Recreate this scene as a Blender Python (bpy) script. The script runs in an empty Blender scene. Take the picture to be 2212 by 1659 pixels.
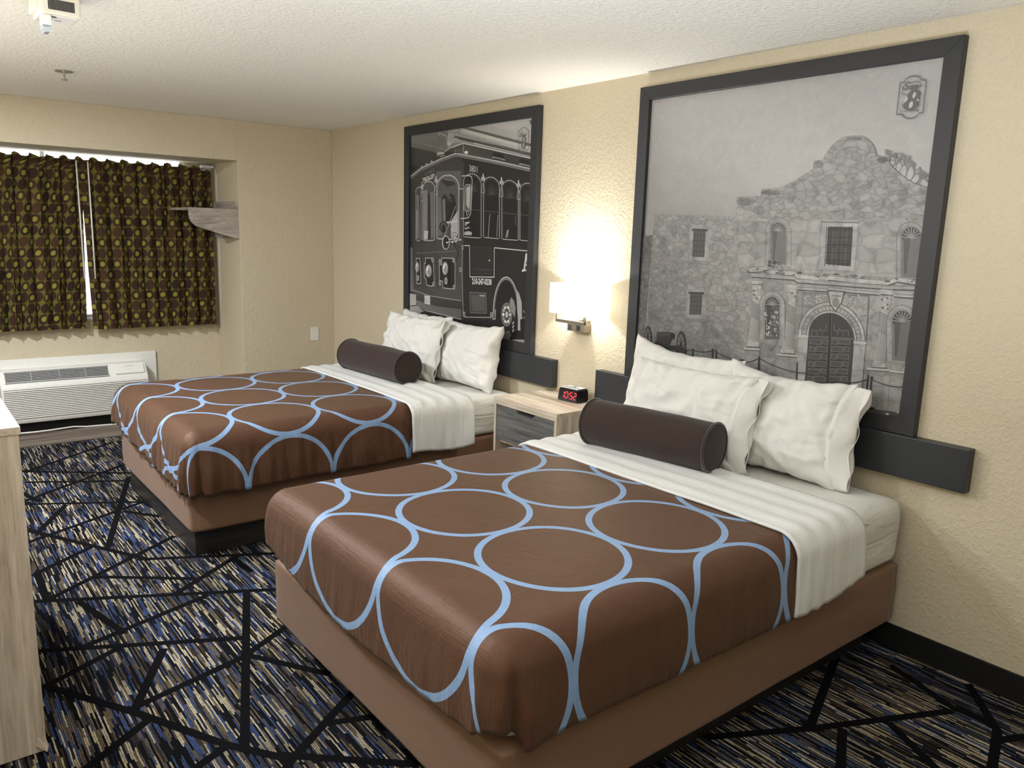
import bpy, bmesh, math, random
from mathutils import Vector, Matrix, noise
random.seed(7)
C = bpy.context.scene.collection
PI = math.pi

# ---------------------------------------------------------------- camera
FPX = 1699.04
CAM = Vector((6.4414, -3.1063, 1.6275))
yaw, pitch, roll = 0.8957, -0.1887, 0.0303
fw = Vector((-math.sin(yaw)*math.cos(pitch), math.cos(yaw)*math.cos(pitch), math.sin(pitch)))
r0 = Vector((math.cos(yaw), math.sin(yaw), 0)); u0 = r0.cross(fw)
rt = r0*math.cos(roll) + u0*math.sin(roll); up = u0*math.cos(roll) - r0*math.sin(roll)
cd = bpy.data.cameras.new('camera'); cam = bpy.data.objects.new('camera', cd); C.objects.link(cam)
cd.sensor_width = 36; cd.lens = FPX/2212*36; cd.clip_start = 0.02
M = Matrix((rt, up, -fw)).transposed().to_4x4(); M.translation = CAM
cam.matrix_world = M
bpy.context.scene.camera = cam
def on_plane(u, v, ax, val):
    "point of the plane ax=val measured at photo pixel u,v (used for surveying sizes)"
    d = fw + rt*((u-1106)/FPX) - up*((v-829.5)/FPX)
    return CAM + d*((val-CAM[ax])/d[ax])

# ---------------------------------------------------------------- materials
def lin(c):
    c = c/255.0
    return c/12.92 if c <= .04045 else ((c+.055)/1.055)**2.4
def rgb(r, g, b): return (lin(r), lin(g), lin(b), 1)
class NT:
    def __init__(s, name):
        s.m = bpy.data.materials.new(name); s.m.use_nodes = True; s.t = s.m.node_tree
        s.n = s.t.nodes; s.b = s.n['Principled BSDF']
    def new(s, typ, **kw):
        n = s.n.new('ShaderNode'+typ)
        for k, v in kw.items():
            if hasattr(n, k): setattr(n, k, v)
            else: n.inputs[k.replace('_', ' ')].default_value = v
        return n
    def lk(s, a, b): s.t.links.new(a, b)
    def math(s, op, a, b=0.0, c=None):
        n = s.n.new('ShaderNodeMath'); n.operation = op
        for i, x in enumerate((a, b, c)):
            if x is None: continue
            if isinstance(x, (int, float)): n.inputs[i].default_value = x
            else: s.lk(x, n.inputs[i])
        return n.outputs[0]
    def mix(s, f, a, b, blend='MIX'):
        n = s.n.new('ShaderNodeMix'); n.data_type = 'RGBA'; n.blend_type = blend
        for i, x in ((0, f), (6, a), (7, b)):
            if isinstance(x, (int, float, tuple)): n.inputs[i].default_value = x
            else: s.lk(x, n.inputs[i])
        return n.outputs[2]
    def coord(s, kind='Object', scale=(1, 1, 1), rot=(0, 0, 0)):
        t = s.new('TexCoord'); m = s.new('Mapping'); m.inputs['Scale'].default_value = scale
        m.inputs['Rotation'].default_value = rot
        s.lk(t.outputs[kind], m.inputs[0]); return m.outputs[0]
    def noise(s, vec, scale, detail=3, rough=.5, dist=0.0):
        n = s.new('TexNoise'); s.lk(vec, n.inputs['Vector'])
        n.inputs['Scale'].default_value = scale; n.inputs['Detail'].default_value = detail
        n.inputs['Roughness'].default_value = rough; n.inputs['Distortion'].default_value = dist
        return n.outputs[0]
    def ramp(s, f, stops, interp='LINEAR'):
        n = s.new('ValToRGB'); n.color_ramp.interpolation = interp; e = n.color_ramp.elements
        while len(e) < len(stops): e.new(.5)
        for k, (p, c) in enumerate(stops):
            e[k].position = p; e[k].color = c if isinstance(c, tuple) else (c, c, c, 1)
        s.lk(f, n.inputs[0]); return n.outputs[0]
    def bump(s, h, strength=.3, dist=.01):
        n = s.new('Bump'); n.inputs['Strength'].default_value = strength; n.inputs['Distance'].default_value = dist
        s.lk(h, n.inputs['Height']); s.lk(n.outputs[0], s.b.inputs['Normal']); return n
    def set(s, **kw):
        for k, v in kw.items(): s.b.inputs[k.replace('_', ' ')].default_value = v
        return s
    def base(s, x):
        if isinstance(x, tuple): s.b.inputs['Base Color'].default_value = x
        else: s.lk(x, s.b.inputs['Base Color'])
        return s
def plain(name, col, rough=.5, metal=0, grain=0, gs=60, **kw):
    t = NT(name); t.set(Roughness=rough, Metallic=metal, **kw)
    v = t.coord('Object')
    f = t.noise(v, gs, 3)
    k = .06 if grain == 0 else grain
    a = tuple(c*(1-k) for c in col[:3])+(1,); b = tuple(min(1, c*(1+k)) for c in col[:3])+(1,)
    t.base(t.mix(f, a, b))
    return t.m
def emis(name, col, st):
    t = NT(name); t.base(col).set(Emission_Color=col, Emission_Strength=st); return t.m

def plaster(name, col, scale, dist, strength, flat=.45):
    t = NT(name); t.set(Roughness=.75, Specular_IOR_Level=.25)
    v = t.coord('Object')
    n = t.noise(v, scale, 4, .55, .6)
    h = t.ramp(n, [(flat, 0.0), (flat+.2, 1.0)])
    n2 = t.noise(v, scale*3.1, 3)
    hh = t.math('ADD', h, t.math('MULTIPLY', n2, .25))
    t.bump(hh, strength, dist)
    n3 = t.noise(v, 1.3, 2)
    t.base(t.mix(n3, tuple(c*.95 for c in col[:3])+(1,), col))
    return t.m
M_WALL = plaster('wall_paint_beige', rgb(201, 189, 164), 55, .004, .45)
M_CEIL = plaster('ceiling_texture', rgb(234, 231, 222), 48, .005, .6)
M_BLACKWOOD = plain('black_satin_board', rgb(40, 42, 46), .42, gs=200)
M_FRAME = plain('black_frame_paint', rgb(38, 39, 42), .45, gs=200)
M_BASEB = plain('black_vinyl_base', rgb(16, 16, 18), .5)
M_WHITEPL = plain('white_plastic', rgb(222, 220, 214), .4)
M_CREAMPL = plain('cream_plastic', rgb(214, 208, 190), .45)
M_DARK = plain('dark_void', rgb(10, 10, 11), .8)
M_GREYPL = plain('grey_grille', rgb(150, 150, 148), .5)
M_STEEL = plain('brushed_steel', rgb(170, 168, 160), .3, 1)
M_BRONZE = plain('brushed_nickel_dark', rgb(120, 115, 105), .38, .7)
M_ALU = plain('white_track_metal', rgb(215, 216, 218), .35)
M_BROWNSKIRT = None

def fabric(name, col, rough=.8, bump=.15, gs=350, sheen=.3, wr=0.0, wscale=(6, 6, 6), spec=.3):
    t = NT(name); t.set(Roughness=rough, Specular_IOR_Level=spec)
    t.b.inputs['Sheen Weight'].default_value = sheen
    v = t.coord('Object'); n = t.noise(v, gs, 2)
    n2 = t.noise(v, 3.5, 3)
    t.base(t.mix(n2, tuple(c*.9 for c in col[:3])+(1,), col))
    h = t.math('MULTIPLY', n, .12)
    if wr:
        v2 = t.coord('Object', wscale)
        w = t.noise(v2, 1.0, 4, .5, .8)
        h = t.math('ADD', h, t.math('MULTIPLY', w, wr))
    t.bump(h, bump, .01)
    return t.m
M_LINEN = fabric('white_cotton', rgb(219, 217, 212), .85, .55, 300, .1, 1.8, (5, 5, 4))
M_SHEET = fabric('white_sheet', rgb(214, 214, 211), .8, .5, 300, .15, 1.3, (3.5, 15, 4))
M_FITTED = fabric('white_fitted_sheet', rgb(213, 211, 204), .85, .8, 300, .15, 2.2, (3, 3, 16))
M_VELVET = fabric('brown_velvet', rgb(50, 38, 34), .95, .3, 200, .12, .8, (5, 5, 5))
M_VELVETP = fabric('dark_velvet_piping', rgb(38, 31, 29), .8, .2, 200, .5)
M_BROWNSKIRT = fabric('taupe_brown_box_cover', rgb(118, 88, 66), .6, .35, 260, .1, .8, (3, 3, 3), .35)

def wood(name, c1, c2, scale, rough=.5, bump=.1):
    t = NT(name); t.set(Roughness=rough)
    v = t.coord('Object', scale)
    n = t.noise(v, 1.0, 5, .6, .9)
    w = t.noise(v, 4.5, 3, .6, .2)
    f = t.math('ADD', t.math('MULTIPLY', n, .65), t.math('MULTIPLY', w, .35))
    t.base(t.ramp(f, [(.36, c1), (.62, c2)]))
    t.bump(w, bump, .002)
    return t.m
LW1, LW2 = rgb(152, 138, 122), rgb(206, 192, 174)
M_LWOOD_X = wood('light_oak_grain_x', LW1, LW2, (1.5, 22, 22))
M_LWOOD_Y = wood('light_oak_grain_y', LW1, LW2, (22, 1.5, 22))
M_LWOOD_Z = wood('light_oak_grain_z', LW1, LW2, (22, 22, 1.5))
M_GWOOD = wood('grey_oak_drawer', rgb(62, 62, 62), rgb(112, 111, 108), (2.0, 30, 30))
M_PLINTH = wood('dark_vinyl_plinth', rgb(20, 19, 19), rgb(46, 43, 41), (2, 2, 25), .35)
M_SHELFW = wood('grey_shelf_laminate', rgb(128, 118, 110), rgb(176, 166, 156), (3, 3, 20))
M_VINYL = wood('grey_vinyl_planks', rgb(84, 74, 66), rgb(140, 126, 112), (22, 1.5, 3), .4)

def carpet_mat():
    t = NT('streaked_carpet'); t.set(Roughness=.95, Specular_IOR_Level=.1)
    tc = t.new('TexCoord'); sp = t.new('SeparateXYZ'); t.lk(tc.outputs['Object'], sp.inputs[0])
    x, y = sp.outputs[0], sp.outputs[1]
    wob = t.noise(t.coord('Object', (14, 6, 1)), 1.0, 2)
    yy = t.math('ADD', y, t.math('MULTIPLY', wob, .006))
    row = t.math('FLOOR', t.math('DIVIDE', yy, .0062))
    fr = t.math('FRACT', t.math('DIVIDE', yy, .0062))
    wn = t.new('TexWhiteNoise', noise_dimensions='1D'); t.lk(row, wn.inputs['W'])
    xs = t.math('ADD', t.math('DIVIDE', x, .11), t.math('MULTIPLY', wn.outputs['Value'], 37.0))
    cell = t.math('FLOOR', xs)
    cb = t.new('CombineXYZ'); t.lk(row, cb.inputs[0]); t.lk(cell, cb.inputs[1])
    w2 = t.new('TexWhiteNoise', noise_dimensions='2D'); t.lk(cb.outputs[0], w2.inputs['Vector'])
    BK, NV = rgb(16, 16, 20), rgb(34, 38, 62)
    BL, LV = rgb(66, 84, 128), rgb(92, 88, 96)
    BG, TN, BR = rgb(196, 183, 155), rgb(116, 102, 80), rgb(66, 54, 40)
    col = t.ramp(w2.outputs['Value'], [(0, BK), (.27, NV), (.36, BL), (.50, LV), (.62, BG), (.76, TN), (.87, BR), (.94, BG)], 'CONSTANT')
    fine = t.noise(t.coord('Object', (60, 130, 1)), 1.0, 3)
    patch = t.noise(t.coord('Object', (2.2, 3.5, 1)), 1.0, 3)
    dk = t.ramp(patch, [(.38, .45), (.6, 1.0)])
    c2 = t.mix(1.0, col, dk, 'MULTIPLY')
    c3 = t.mix(1.0, c2, t.ramp(fine, [(.3, .55), (.65, 1.15)]), 'MULTIPLY')
    gap = t.math('LESS_THAN', fr, .18)
    c4 = t.mix(t.math('MULTIPLY', gap, .8), c3, BK)
    t.base(c4)
    t.bump(t.math('ADD', fine, t.math('MULTIPLY', t.math('SINE', t.math('MULTIPLY', fr, PI)), .7)), .8, .006)
    return t.m
M_CARPET = carpet_mat()
M_CARPETLINE = fabric('black_carpet_line', rgb(13, 13, 15), 1.0, .8, 260, .0, spec=.05)

def quilt_mat():
    "brown satin with pale blue rings; UV is the unfolded cloth in metres"
    t = NT('ringed_brown_satin')
    t.set(Roughness=.56, Specular_IOR_Level=.55, Specular_Tint=(.82, .55, .40, 1))
    uv = t.new('UVMap'); uv.uv_map = 'UVMap'
    sp = t.new('SeparateXYZ'); t.lk(uv.outputs[0], sp.inputs[0])
    P = .462
    def fold(a):
        return t.math('SUBTRACT', t.math('FRACT', t.math('ADD', t.math('DIVIDE', a, P), .5)), .5)
    a = t.math('MULTIPLY', fold(sp.outputs[0]), P); b = t.math('MULTIPLY', fold(sp.outputs[1]), P)
    d = t.math('SQRT', t.math('ADD', t.math('MULTIPLY', a, a), t.math('MULTIPLY', b, b)))
    # line a little heavier on one diagonal as in the print
    di = t.math('DIVIDE', t.math('ABSOLUTE', t.math('SUBTRACT', a, b)), t.math('MAXIMUM', d, .01))
    hw = t.math('ADD', .0112, t.math('MULTIPLY', di, .0))
    off = t.math('ABSOLUTE', t.math('SUBTRACT', d, .2255))
    ring = t.math('LESS_THAN', off, hw)
    map3 = t.new('Mapping'); t.lk(uv.outputs[0], map3.inputs[0])
    pais = t.noise(map3.outputs[0], 38, 3, .5, 2.5)
    big = t.noise(map3.outputs[0], 3, 3)
    brown = t.mix(big, rgb(66, 43, 31), rgb(80, 54, 40))
    brown = t.mix(1.0, brown, t.ramp(pais, [(.35, .9), (.65, 1.06)]), 'MULTIPLY')
    blue = t.mix(pais, rgb(108, 140, 178), rgb(128, 158, 194))
    t.base(t.mix(ring, brown, blue))
    t.b.inputs['Sheen Weight'].default_value = .08
    t.b.inputs['Sheen Tint'].default_value = (1, .8, .6, 1)
    mw = t.new('Mapping'); mw.inputs['Scale'].default_value = (3, 60, 1); t.lk(uv.outputs[0], mw.inputs[0])
    rib = t.noise(mw.outputs[0], 2.5, 2)
    wv = t.noise(map3.outputs[0], 11, 4, .55, 1.2)
    # fine tension wrinkles on the hanging part, stored per vertex
    at = t.new('Attribute'); at.attribute_name = 'hang'
    ms = t.new('Mapping'); ms.inputs['Scale'].default_value = (1, 1, 1); t.lk(uv.outputs[0], ms.inputs[0])
    at2 = t.new('Attribute'); at2.attribute_name = 'along'
    cw = t.new('CombineXYZ'); t.lk(t.math('MULTIPLY', at2.outputs['Fac'], 24), cw.inputs[0]); t.lk(t.math('MULTIPLY', at.outputs['Fac'], 1.2), cw.inputs[1])
    wr = t.noise(cw.outputs[0], 1.0, 3, .55, .5)
    wr = t.math('MULTIPLY', t.math('MULTIPLY', wr, t.math('MINIMUM', at.outputs['Fac'], 1)), 2.2)
    h = t.math('ADD', t.math('ADD', t.math('MULTIPLY', rib, .22), t.math('MULTIPLY', wv, .6)), wr)
    t.bump(h, .38, .012)
    return t.m
M_QUILT = quilt_mat()

def curtain_mat():
    t = NT('olive_curtain_with_brown_circles'); t.set(Roughness=.85, Specular_IOR_Level=.2)
    uv = t.new('UVMap'); uv.uv_map = 'UVMap'
    sp = t.new('SeparateXYZ'); t.lk(uv.outputs[0], sp.inputs[0])
    P = .0835
    ua = t.math('DIVIDE', sp.outputs[0], P); va = t.math('DIVIDE', sp.outputs[1], P)
    a = t.math('SUBTRACT', t.math('FRACT', ua), .5); b = t.math('SUBTRACT', t.math('FRACT', va), .5)
    d = t.math('SQRT', t.math('ADD', t.math('MULTIPLY', a, a), t.math('MULTIPLY', b, b)))
    chk = t.math('MODULO', t.math('ADD', t.math('FLOOR', ua), t.math('FLOOR', va)), 2.0)
    chk = t.math('ABSOLUTE', chk)
    disc = t.math('LESS_THAN', d, .49)
    hole = t.math('MULTIPLY', t.math('LESS_THAN', d, .235), t.math('GREATER_THAN', chk, .5))
    olive = t.mix(t.noise(uv.outputs[0], 60, 2), rgb(84, 80, 32), rgb(106, 100, 44))
    wn = t.new('TexWhiteNoise', noise_dimensions='2D')
    cb = t.new('CombineXYZ'); t.lk(t.math('FLOOR', ua), cb.inputs[0]); t.lk(t.math('FLOOR', va), cb.inputs[1]); t.lk(cb.outputs[0], wn.inputs['Vector'])
    brown = t.mix(wn.outputs['Value'], rgb(46, 32, 25), rgb(70, 48, 33))
    c = t.mix(disc, olive, brown); c = t.mix(hole, c, rgb(130, 124, 50))
    t.base(c)
    t.bump(t.noise(uv.outputs[0], 500, 2), .2, .003)
    return t.m
M_CURTAIN = curtain_mat()

# ---------------------------------------------------------------- mesh helpers
def link(name, me, mat=None, parent=None, loc=(0, 0, 0), rot=(0, 0, 0), smooth=False):
    if hasattr(me, 'verts') and isinstance(me, bmesh.types.BMesh):
        bm = me; me = bpy.data.meshes.new(name); bm.to_mesh(me); bm.free()
    o = bpy.data.objects.new(name, me); C.objects.link(o)
    if mat is not None:
        for m in (mat if isinstance(mat, (list, tuple)) else [mat]): me.materials.append(m)
    if smooth:
        for p in me.polygons: p.use_smooth = True
    o.location = loc; o.rotation_euler = rot
    if parent: o.parent = parent
    return o
def empty(name, loc, label, cat, group=None, rot=(0, 0, 0)):
    o = bpy.data.objects.new(name, None); C.objects.link(o); o.empty_display_size = .1
    o.location = loc; o.rotation_euler = rot; tag(o, label, cat, group); return o
def tag(o, label, cat, group=None):
    o['label'] = label; o['category'] = cat
    if group: o['group'] = group
    return o
def struct(o): o['kind'] = 'structure'; return o
def box(bm, x0, x1, y0, y1, z0, z1, bev=0.0, mi=0):
    r = bmesh.ops.create_cube(bm, size=1)
    for v in r['verts']:
        v.co = Vector(((x0+x1)/2+v.co.x*(x1-x0), (y0+y1)/2+v.co.y*(y1-y0), (z0+z1)/2+v.co.z*(z1-z0)))
    fs = {f for v in r['verts'] for f in v.link_faces}
    for f in fs: f.material_index = mi
    if bev > 0:
        es = {e for v in r['verts'] for e in v.link_edges}
        bmesh.ops.bevel(bm, geom=list(es), offset=bev, segments=2, affect='EDGES', profile=.6)
def B(*boxes, bev=0.0):
    bm = bmesh.new()
    for b in boxes: box(bm, *b[:6], bev=bev if len(b) < 7 else b[6])
    return bm
def prism(bm, pts, axis, a, b, mi=0):
    "pts in the two other axes, extruded along axis from a to b"
    def mk(p, t):
        if axis == 'x': return (t, p[0], p[1])
        if axis == 'y': return (p[0], t, p[1])
        return (p[0], p[1], t)
    v0 = [bm.verts.new(mk(p, a)) for p in pts]; v1 = [bm.verts.new(mk(p, b)) for p in pts]
    n = len(pts)
    f = [bm.faces.new(v0), bm.faces.new(v1[::-1])]
    for i in range(n): f.append(bm.faces.new((v0[i], v1[i], v1[(i+1) % n], v0[(i+1) % n])))
    for q in f: q.material_index = mi
    bmesh.ops.recalc_face_normals(bm, faces=f)
def cyl(bm, p, q, r, r2=None, seg=20, mi=0):
    p = Vector(p); q = Vector(q); d = q-p
    m = Matrix.Translation((p+q)/2) @ d.to_track_quat('Z', 'Y').to_matrix().to_4x4()
    g = bmesh.ops.create_cone(bm, cap_ends=True, segments=seg, radius1=r, radius2=r if r2 is None else r2, depth=d.length, matrix=m)
    for f in {f for v in g['verts'] for f in v.link_faces}: f.material_index = mi
def tube(pts, r, name, mat, parent=None):
    cu = bpy.data.curves.new(name, 'CURVE'); cu.dimensions = '3D'; cu.bevel_depth = r; cu.bevel_resolution = 3
    s = cu.splines.new('POLY'); s.points.add(len(pts)-1)
    for i, p in enumerate(pts): s.points[i].co = (*p, 1)
    o = bpy.data.objects.new(name+'_tmp', cu); C.objects.link(o)
    dg = bpy.context.evaluated_depsgraph_get(); me = bpy.data.meshes.new_from_object(o.evaluated_get(dg))
    bpy.data.objects.remove(o)
    return link(name, me, mat, parent, smooth=True)

# ---------------------------------------------------------------- room shell
H = 2.44; YL = -3.72; XB = 8.3; AX = -.61; AY = -.815; AZ = 2.132
bm = bmesh.new()
box(bm, -.04, XB, YL, 0, -.05, 0)
SEG = [(0.61,-2.5,0.12,-1.87),(0.58,-2.52,0.99,-1.95),(0.85,-2.52,1.16,-1.99),(1.23,-2.57,0.78,-1.95),(1.3,-2.58,1.71,-1.87),(1.94,-2.64,1.63,-2.04),(1.08,-1.98,2.24,-2.34),(1.44,-2.4,1.8,-2.58),(1.73,-2.15,1.92,-2.01),(2.38,-2.67,2.19,-2.41),(1.76,-2.63,2.51,-2.21),(2.71,-2.67,2.27,-2.03),(2.48,-2.25,2.78,-1.68),(2.57,-2.47,2.85,-2.1),(2.7,-2.72,3.17,-1.84),(2.96,-2.21,2.7,-1.84),(3.23,-2.63,3.06,-2.11),(3.45,-2.79,3.32,-2.53),(3.17,-2.77,3.52,-2.1),(3.12,-1.95,4.2,-2.35),(2.81,-2.57,3.2,-2.48),(3.45,-2.79,3.79,-2.58),(3.77,-2.59,4.14,-2.39),(4.14,-2.39,4.32,-2.26),(3.43,-2.39,3.77,-2.57),(3.77,-2.59,3.65,-2.13),(3.64,-2.13,3.52,-1.92),(3.67,-2.13,3.95,-1.95),(3.87,-2.56,4.0,-2.75),(4.12,-1.94,4.34,-2.26),(4.23,-2.07,4.28,-1.95),(4.15,-2.39,4.2,-2.5),(2.38,-2.67,2.73,-2.68),(4.3,-2.26,4.57,-1.96),(1.07,-2.57,1.29,-2.51),(2.71,-1.87,2.92,-1.86),(5.0,-0.23,5.21,-0.78),(5.03,-1.1,5.21,-0.77),(5.21,-0.77,5.45,-0.27),(5.28,-0.69,5.38,-0.88),(5.42,-0.03,5.6,-0.25),(5.6,-0.25,5.67,-0.48),(5.46,-0.22,5.59,-0.23),(5.36,-0.52,5.56,-0.63),(5.62,-0.32,5.67,-0.21),(5.18,-0.14,5.46,-0.24),
 (4.34,-2.26,4.75,-2.6),(4.6,-2.2,5.3,-2.35),(4.9,-2.9,5.2,-2.1),(5.3,-2.35,5.9,-1.7),(5.38,-.88,5.5,-1.7),(5.67,-.48,6.2,-1.1),(5.5,-1.7,6.3,-1.2),(5.9,-.2,6.6,-.9),(5.6,-2.9,6.4,-2.2),(6.2,-1.1,7.2,-1.5),(6.4,-2.2,7.4,-2.9),(.6,-3.6,1.2,-2.6),(0.1,-3.2,1.5,-3.4),(1.5,-3.4,2.4,-2.7),(4.0,-2.75,4.6,-3.5)]
for k, (a, b, c, d) in enumerate(SEG):
    p = Vector((a, b)); q = Vector((c, d)); t = (q-p).normalized(); p = p-t*.01; q = q+t*.01; n = Vector((-t.y, t.x))*.0155
    z = .0006+k*.00001
    f = bm.faces.new([bm.verts.new((w.x, w.y, z)) for w in (p-n, q-n, q+n, p+n)]); f.material_index = 1
struct(link('floor', bm, [M_CARPET, M_CARPETLINE]))
struct(link('floor', B((AX, -.04, YL, AY, -.05, 0.0)), M_VINYL))
struct(link('trim_1', B((-.045, -.03, YL, AY, 0, .006)), M_STEEL))
struct(link('ceiling', B((-1.0, XB, YL, .15, H, H+.1)), M_CEIL))
# headboard wall
struct(link('wall_right', B((-.8, XB, 0, .15, -.05, H)), M_WALL))
# wall of the window: solid pier and the header above the alcove
struct(link('wall_far', B((AX, 0, AY, 0, -.05, H), (AX, 0, YL, AY, AZ, H), bev=.004), M_WALL))
WY0, WY1, WZ0 = -3.1, -1.045, .857
struct(link('wall_alcove', B((AX-.14, AX, YL, 0, -.05, WZ0), (AX-.14, AX, WY1, 0, WZ0, H), (AX-.14, AX, YL, WY0, WZ0, H), (AX-.14, AX, WY0, WY1, 2.175, H)), M_WALL))
struct(link('wall_left', B((-.8, XB, YL-.12, YL, -.05, H)), M_WALL))
struct(link('wall_back', B((XB, XB+.12, YL, .15, -.05, H)), M_WALL))
bb = .107
struct(link('baseboard_right', B((0, XB, -.008, 0, 0, bb), bev=.003), M_BASEB))
struct(link('baseboard_far', B((0, .008, AY, 0, 0, bb), (AX, AX+.008, YL, AY, 0, .06)), M_BASEB))
struct(link('baseboard_left', B((-.6, 3.84, YL, YL+.008, 0, bb), (3.86, XB, YL, YL+.008, 0, bb)), M_BASEB))
# window
t = NT('window_glass'); t.set(Roughness=.0, Transmission_Weight=1.0, IOR=1.01).base((1, 1, 1, 1))
wf = struct(link('window_1', B((AX-.07, AX-.03, WY0, WY1, WZ0, WZ0+.03), (AX-.07, AX-.03, WY0, WY1, 2.15, 2.175),
     (AX-.07, AX-.03, WY0, WY0+.03, WZ0, 2.175), (AX-.07, AX-.03, WY1-.03, WY1, WZ0, 2.175), (AX-.07, AX-.03, -2.09, -2.06, WZ0, 2.175)), M_ALU))
link('pane', B((AX-.052, AX-.048, WY0, WY1, WZ0, 2.175)), t.m, wf)
link('sill', B((AX-.14, AX+.012, WY0-.01, WY1+.01, WZ0-.012, WZ0+.004), bev=.002), M_WHITEPL, wf)

# ---------------------------------------------------------------- curtains
def curtain(name, y0, y1, z0, z1, label, lean=0.0, seed=0, fade=0, tops=.025):
    rnd = random.Random(seed)
    x0 = -.500; N = int((y1-y0)/.0035); NZ = 40
    npl = max(3, int(round((y1-y0)/.108)))
    ph = [rnd.uniform(-.5, .5) for _ in range(npl+2)]; am = [rnd.uniform(.7, 1.3) for _ in range(npl+2)]
    bm = bmesh.new(); uvl = bm.loops.layers.uv.new('UVMap')
    grid = []; us = []
    for j in range(NZ+1):
        f = j/NZ; z = z0+(z1-z0)*f; row = []; s = 0; prev = None; ur = []
        for i in range(N+1):
            g = i/N; yb = y0+(y1-y0)*g
            k = g*npl; ki = int(min(k, npl-1)); w = k-ki
            a = am[ki]*(1-w)+am[ki+1]*w; p = ph[ki]*(1-w)+ph[ki+1]*w
            ang = 2*PI*k+p*1.4
            A = .037*a*(1.0-.3*f)
            if f > .93: A *= 1-.3*(f-.93)/.07
            x = x0+A*math.sin(ang)+.006*math.sin(ang*2.3+f*2)+ .008*noise.noise(Vector((g*9, f*3, seed)))
            y = yb+.012*math.sin(2*ang+.6)*(1-.3*f)+ .004*noise.noise(Vector((g*20, f*4, seed+5)))
            y += lean*(1-f)*(g if lean < 0 else (1-g))
            sag = 0
            if f > .94: sag = (.020-.028*abs(math.sin(PI*k*1.0+.4)) - (.030*max(0, g-.86)/.14 if y1 > -1 else 0))*(f-.94)/.06
            hem = (.006*math.sin(ang) - .004) if f < .03 else 0
            P = Vector((x, y, z+sag+hem))
            if prev is not None: s += (Vector((P.x, P.y))-Vector((prev.x, prev.y))).length
            prev = P; ur.append(s); row.append(bm.verts.new(P))
        grid.append(row); us.append(ur)
    for j in range(NZ):
        for i in range(N):
            fc = bm.faces.new((grid[j][i], grid[j][i+1], grid[j+1][i+1], grid[j+1][i]))
            for lp, (jj, ii) in zip(fc.loops, ((j, i), (j, i+1), (j+1, i+1), (j+1, i))):
                lp[uvl].uv = (us[jj][ii]*1.0+.02+seed*.0417, (z0+(z1-z0)*jj/NZ))
    e = empty(name, (x0, (y0+y1)/2, z0), label, 'curtain', 'curtains drawn over the alcove window')
    e.location = (0, 0, 0)
    o = link('curtain_panel', bm, M_CURTAIN, e, smooth=True)
    return e
cl = curtain('curtain', -2.98, -1.838, .797, 2.093, 'olive and brown circle-patterned curtain, left panel reaching the photo edge', lean=-.045, seed=3)
cr = curtain('curtain', -1.850, -.868, .783, 2.093, 'olive and brown circle-patterned curtain, right panel behind the wooden shelf', lean=.022, seed=8)
for e, yy in ((cl, -1.880), (cr, -1.800)):
    bm = bmesh.new(); cyl(bm, (-.455, yy, 2.075), (-.452, yy+(.002 if e is cl else -.002), 1.185), .0055, seg=10)
    link('pull_wand', bm, M_WHITEPL, e, smooth=True)
tr = link('curtain_track', B((-.558, -.546, -3.0, -.845, 2.066, 2.086), (-.548, -.478, -.940, -.846, 2.092, 2.112), bev=.002), M_ALU)
tag(tr, 'white metal curtain track with end bracket above the patterned curtains', 'curtain track')
for yb in (-2.4, -1.6, -.88): link('bracket', B((AX+.001, -.546, yb, yb+.02, 2.086, 2.094)), M_ALU, tr)

# ---------------------------------------------------------------- wall shelf with hanging rail
sh = empty('wall_shelf', (0, 0, 0), 'small grey wooden clothes shelf with hanging rail, fixed to the alcove side wall', 'shelf')
link('back_panel', B((-.575, -.006, AY-.022, AY, 1.523, 1.818), bev=.001), M_SHELFW, sh)
link('shelf_top', B((-.575, -.004, -1.205, AY-.022, 1.735, 1.755), bev=.001), M_SHELFW, sh)
prof = [(AY-.022, 1.735), (-1.203, 1.735), (-1.203, 1.695), (-1.197, 1.668), (-1.183, 1.64), (-1.16, 1.618), (-1.13, 1.604), (AY-.022, 1.522)]
for x in (-.024, -.565):
    bm = bmesh.new(); prism(bm, prof, 'x', x, x+.018); link('side_bracket', bm, M_SHELFW, sh)
bm = bmesh.new(); cyl(bm, (-.55, -1.13, 1.668), (-.02, -1.13, 1.668), .012); link('hanging_rail', bm, M_STEEL, sh, smooth=True)

# ---------------------------------------------------------------- wall air conditioner
ac = empty('air_conditioner', (AX, -2.0, .1), 'white through-wall air conditioner under the patterned curtains', 'air conditioner')
ac.location = (0, 0, 0)
y0, y1 = -2.50, -1.475
link('wall_sleeve', B((AX+.004, AX+.028, y0-.1, -1.357, .462, .566), (AX+.004, AX+.028, y1+.0, -1.357, .10, .47), bev=.004), M_WHITEPL, ac)
bm = bmesh.new()
pf = [(AX+.002, .495), (-.455, .495), (-.385, .40), (-.375, .375), (-.375, .13), (-.39, .10), (AX+.002, .10)]
prism(bm, pf, 'y', y0, y1); bmesh.ops.bevel(bm, geom=bm.edges[:], offset=.005, segments=2, affect='EDGES')
for v in bm.verts: pass
link('housing', bm, M_WHITEPL, ac)
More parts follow.
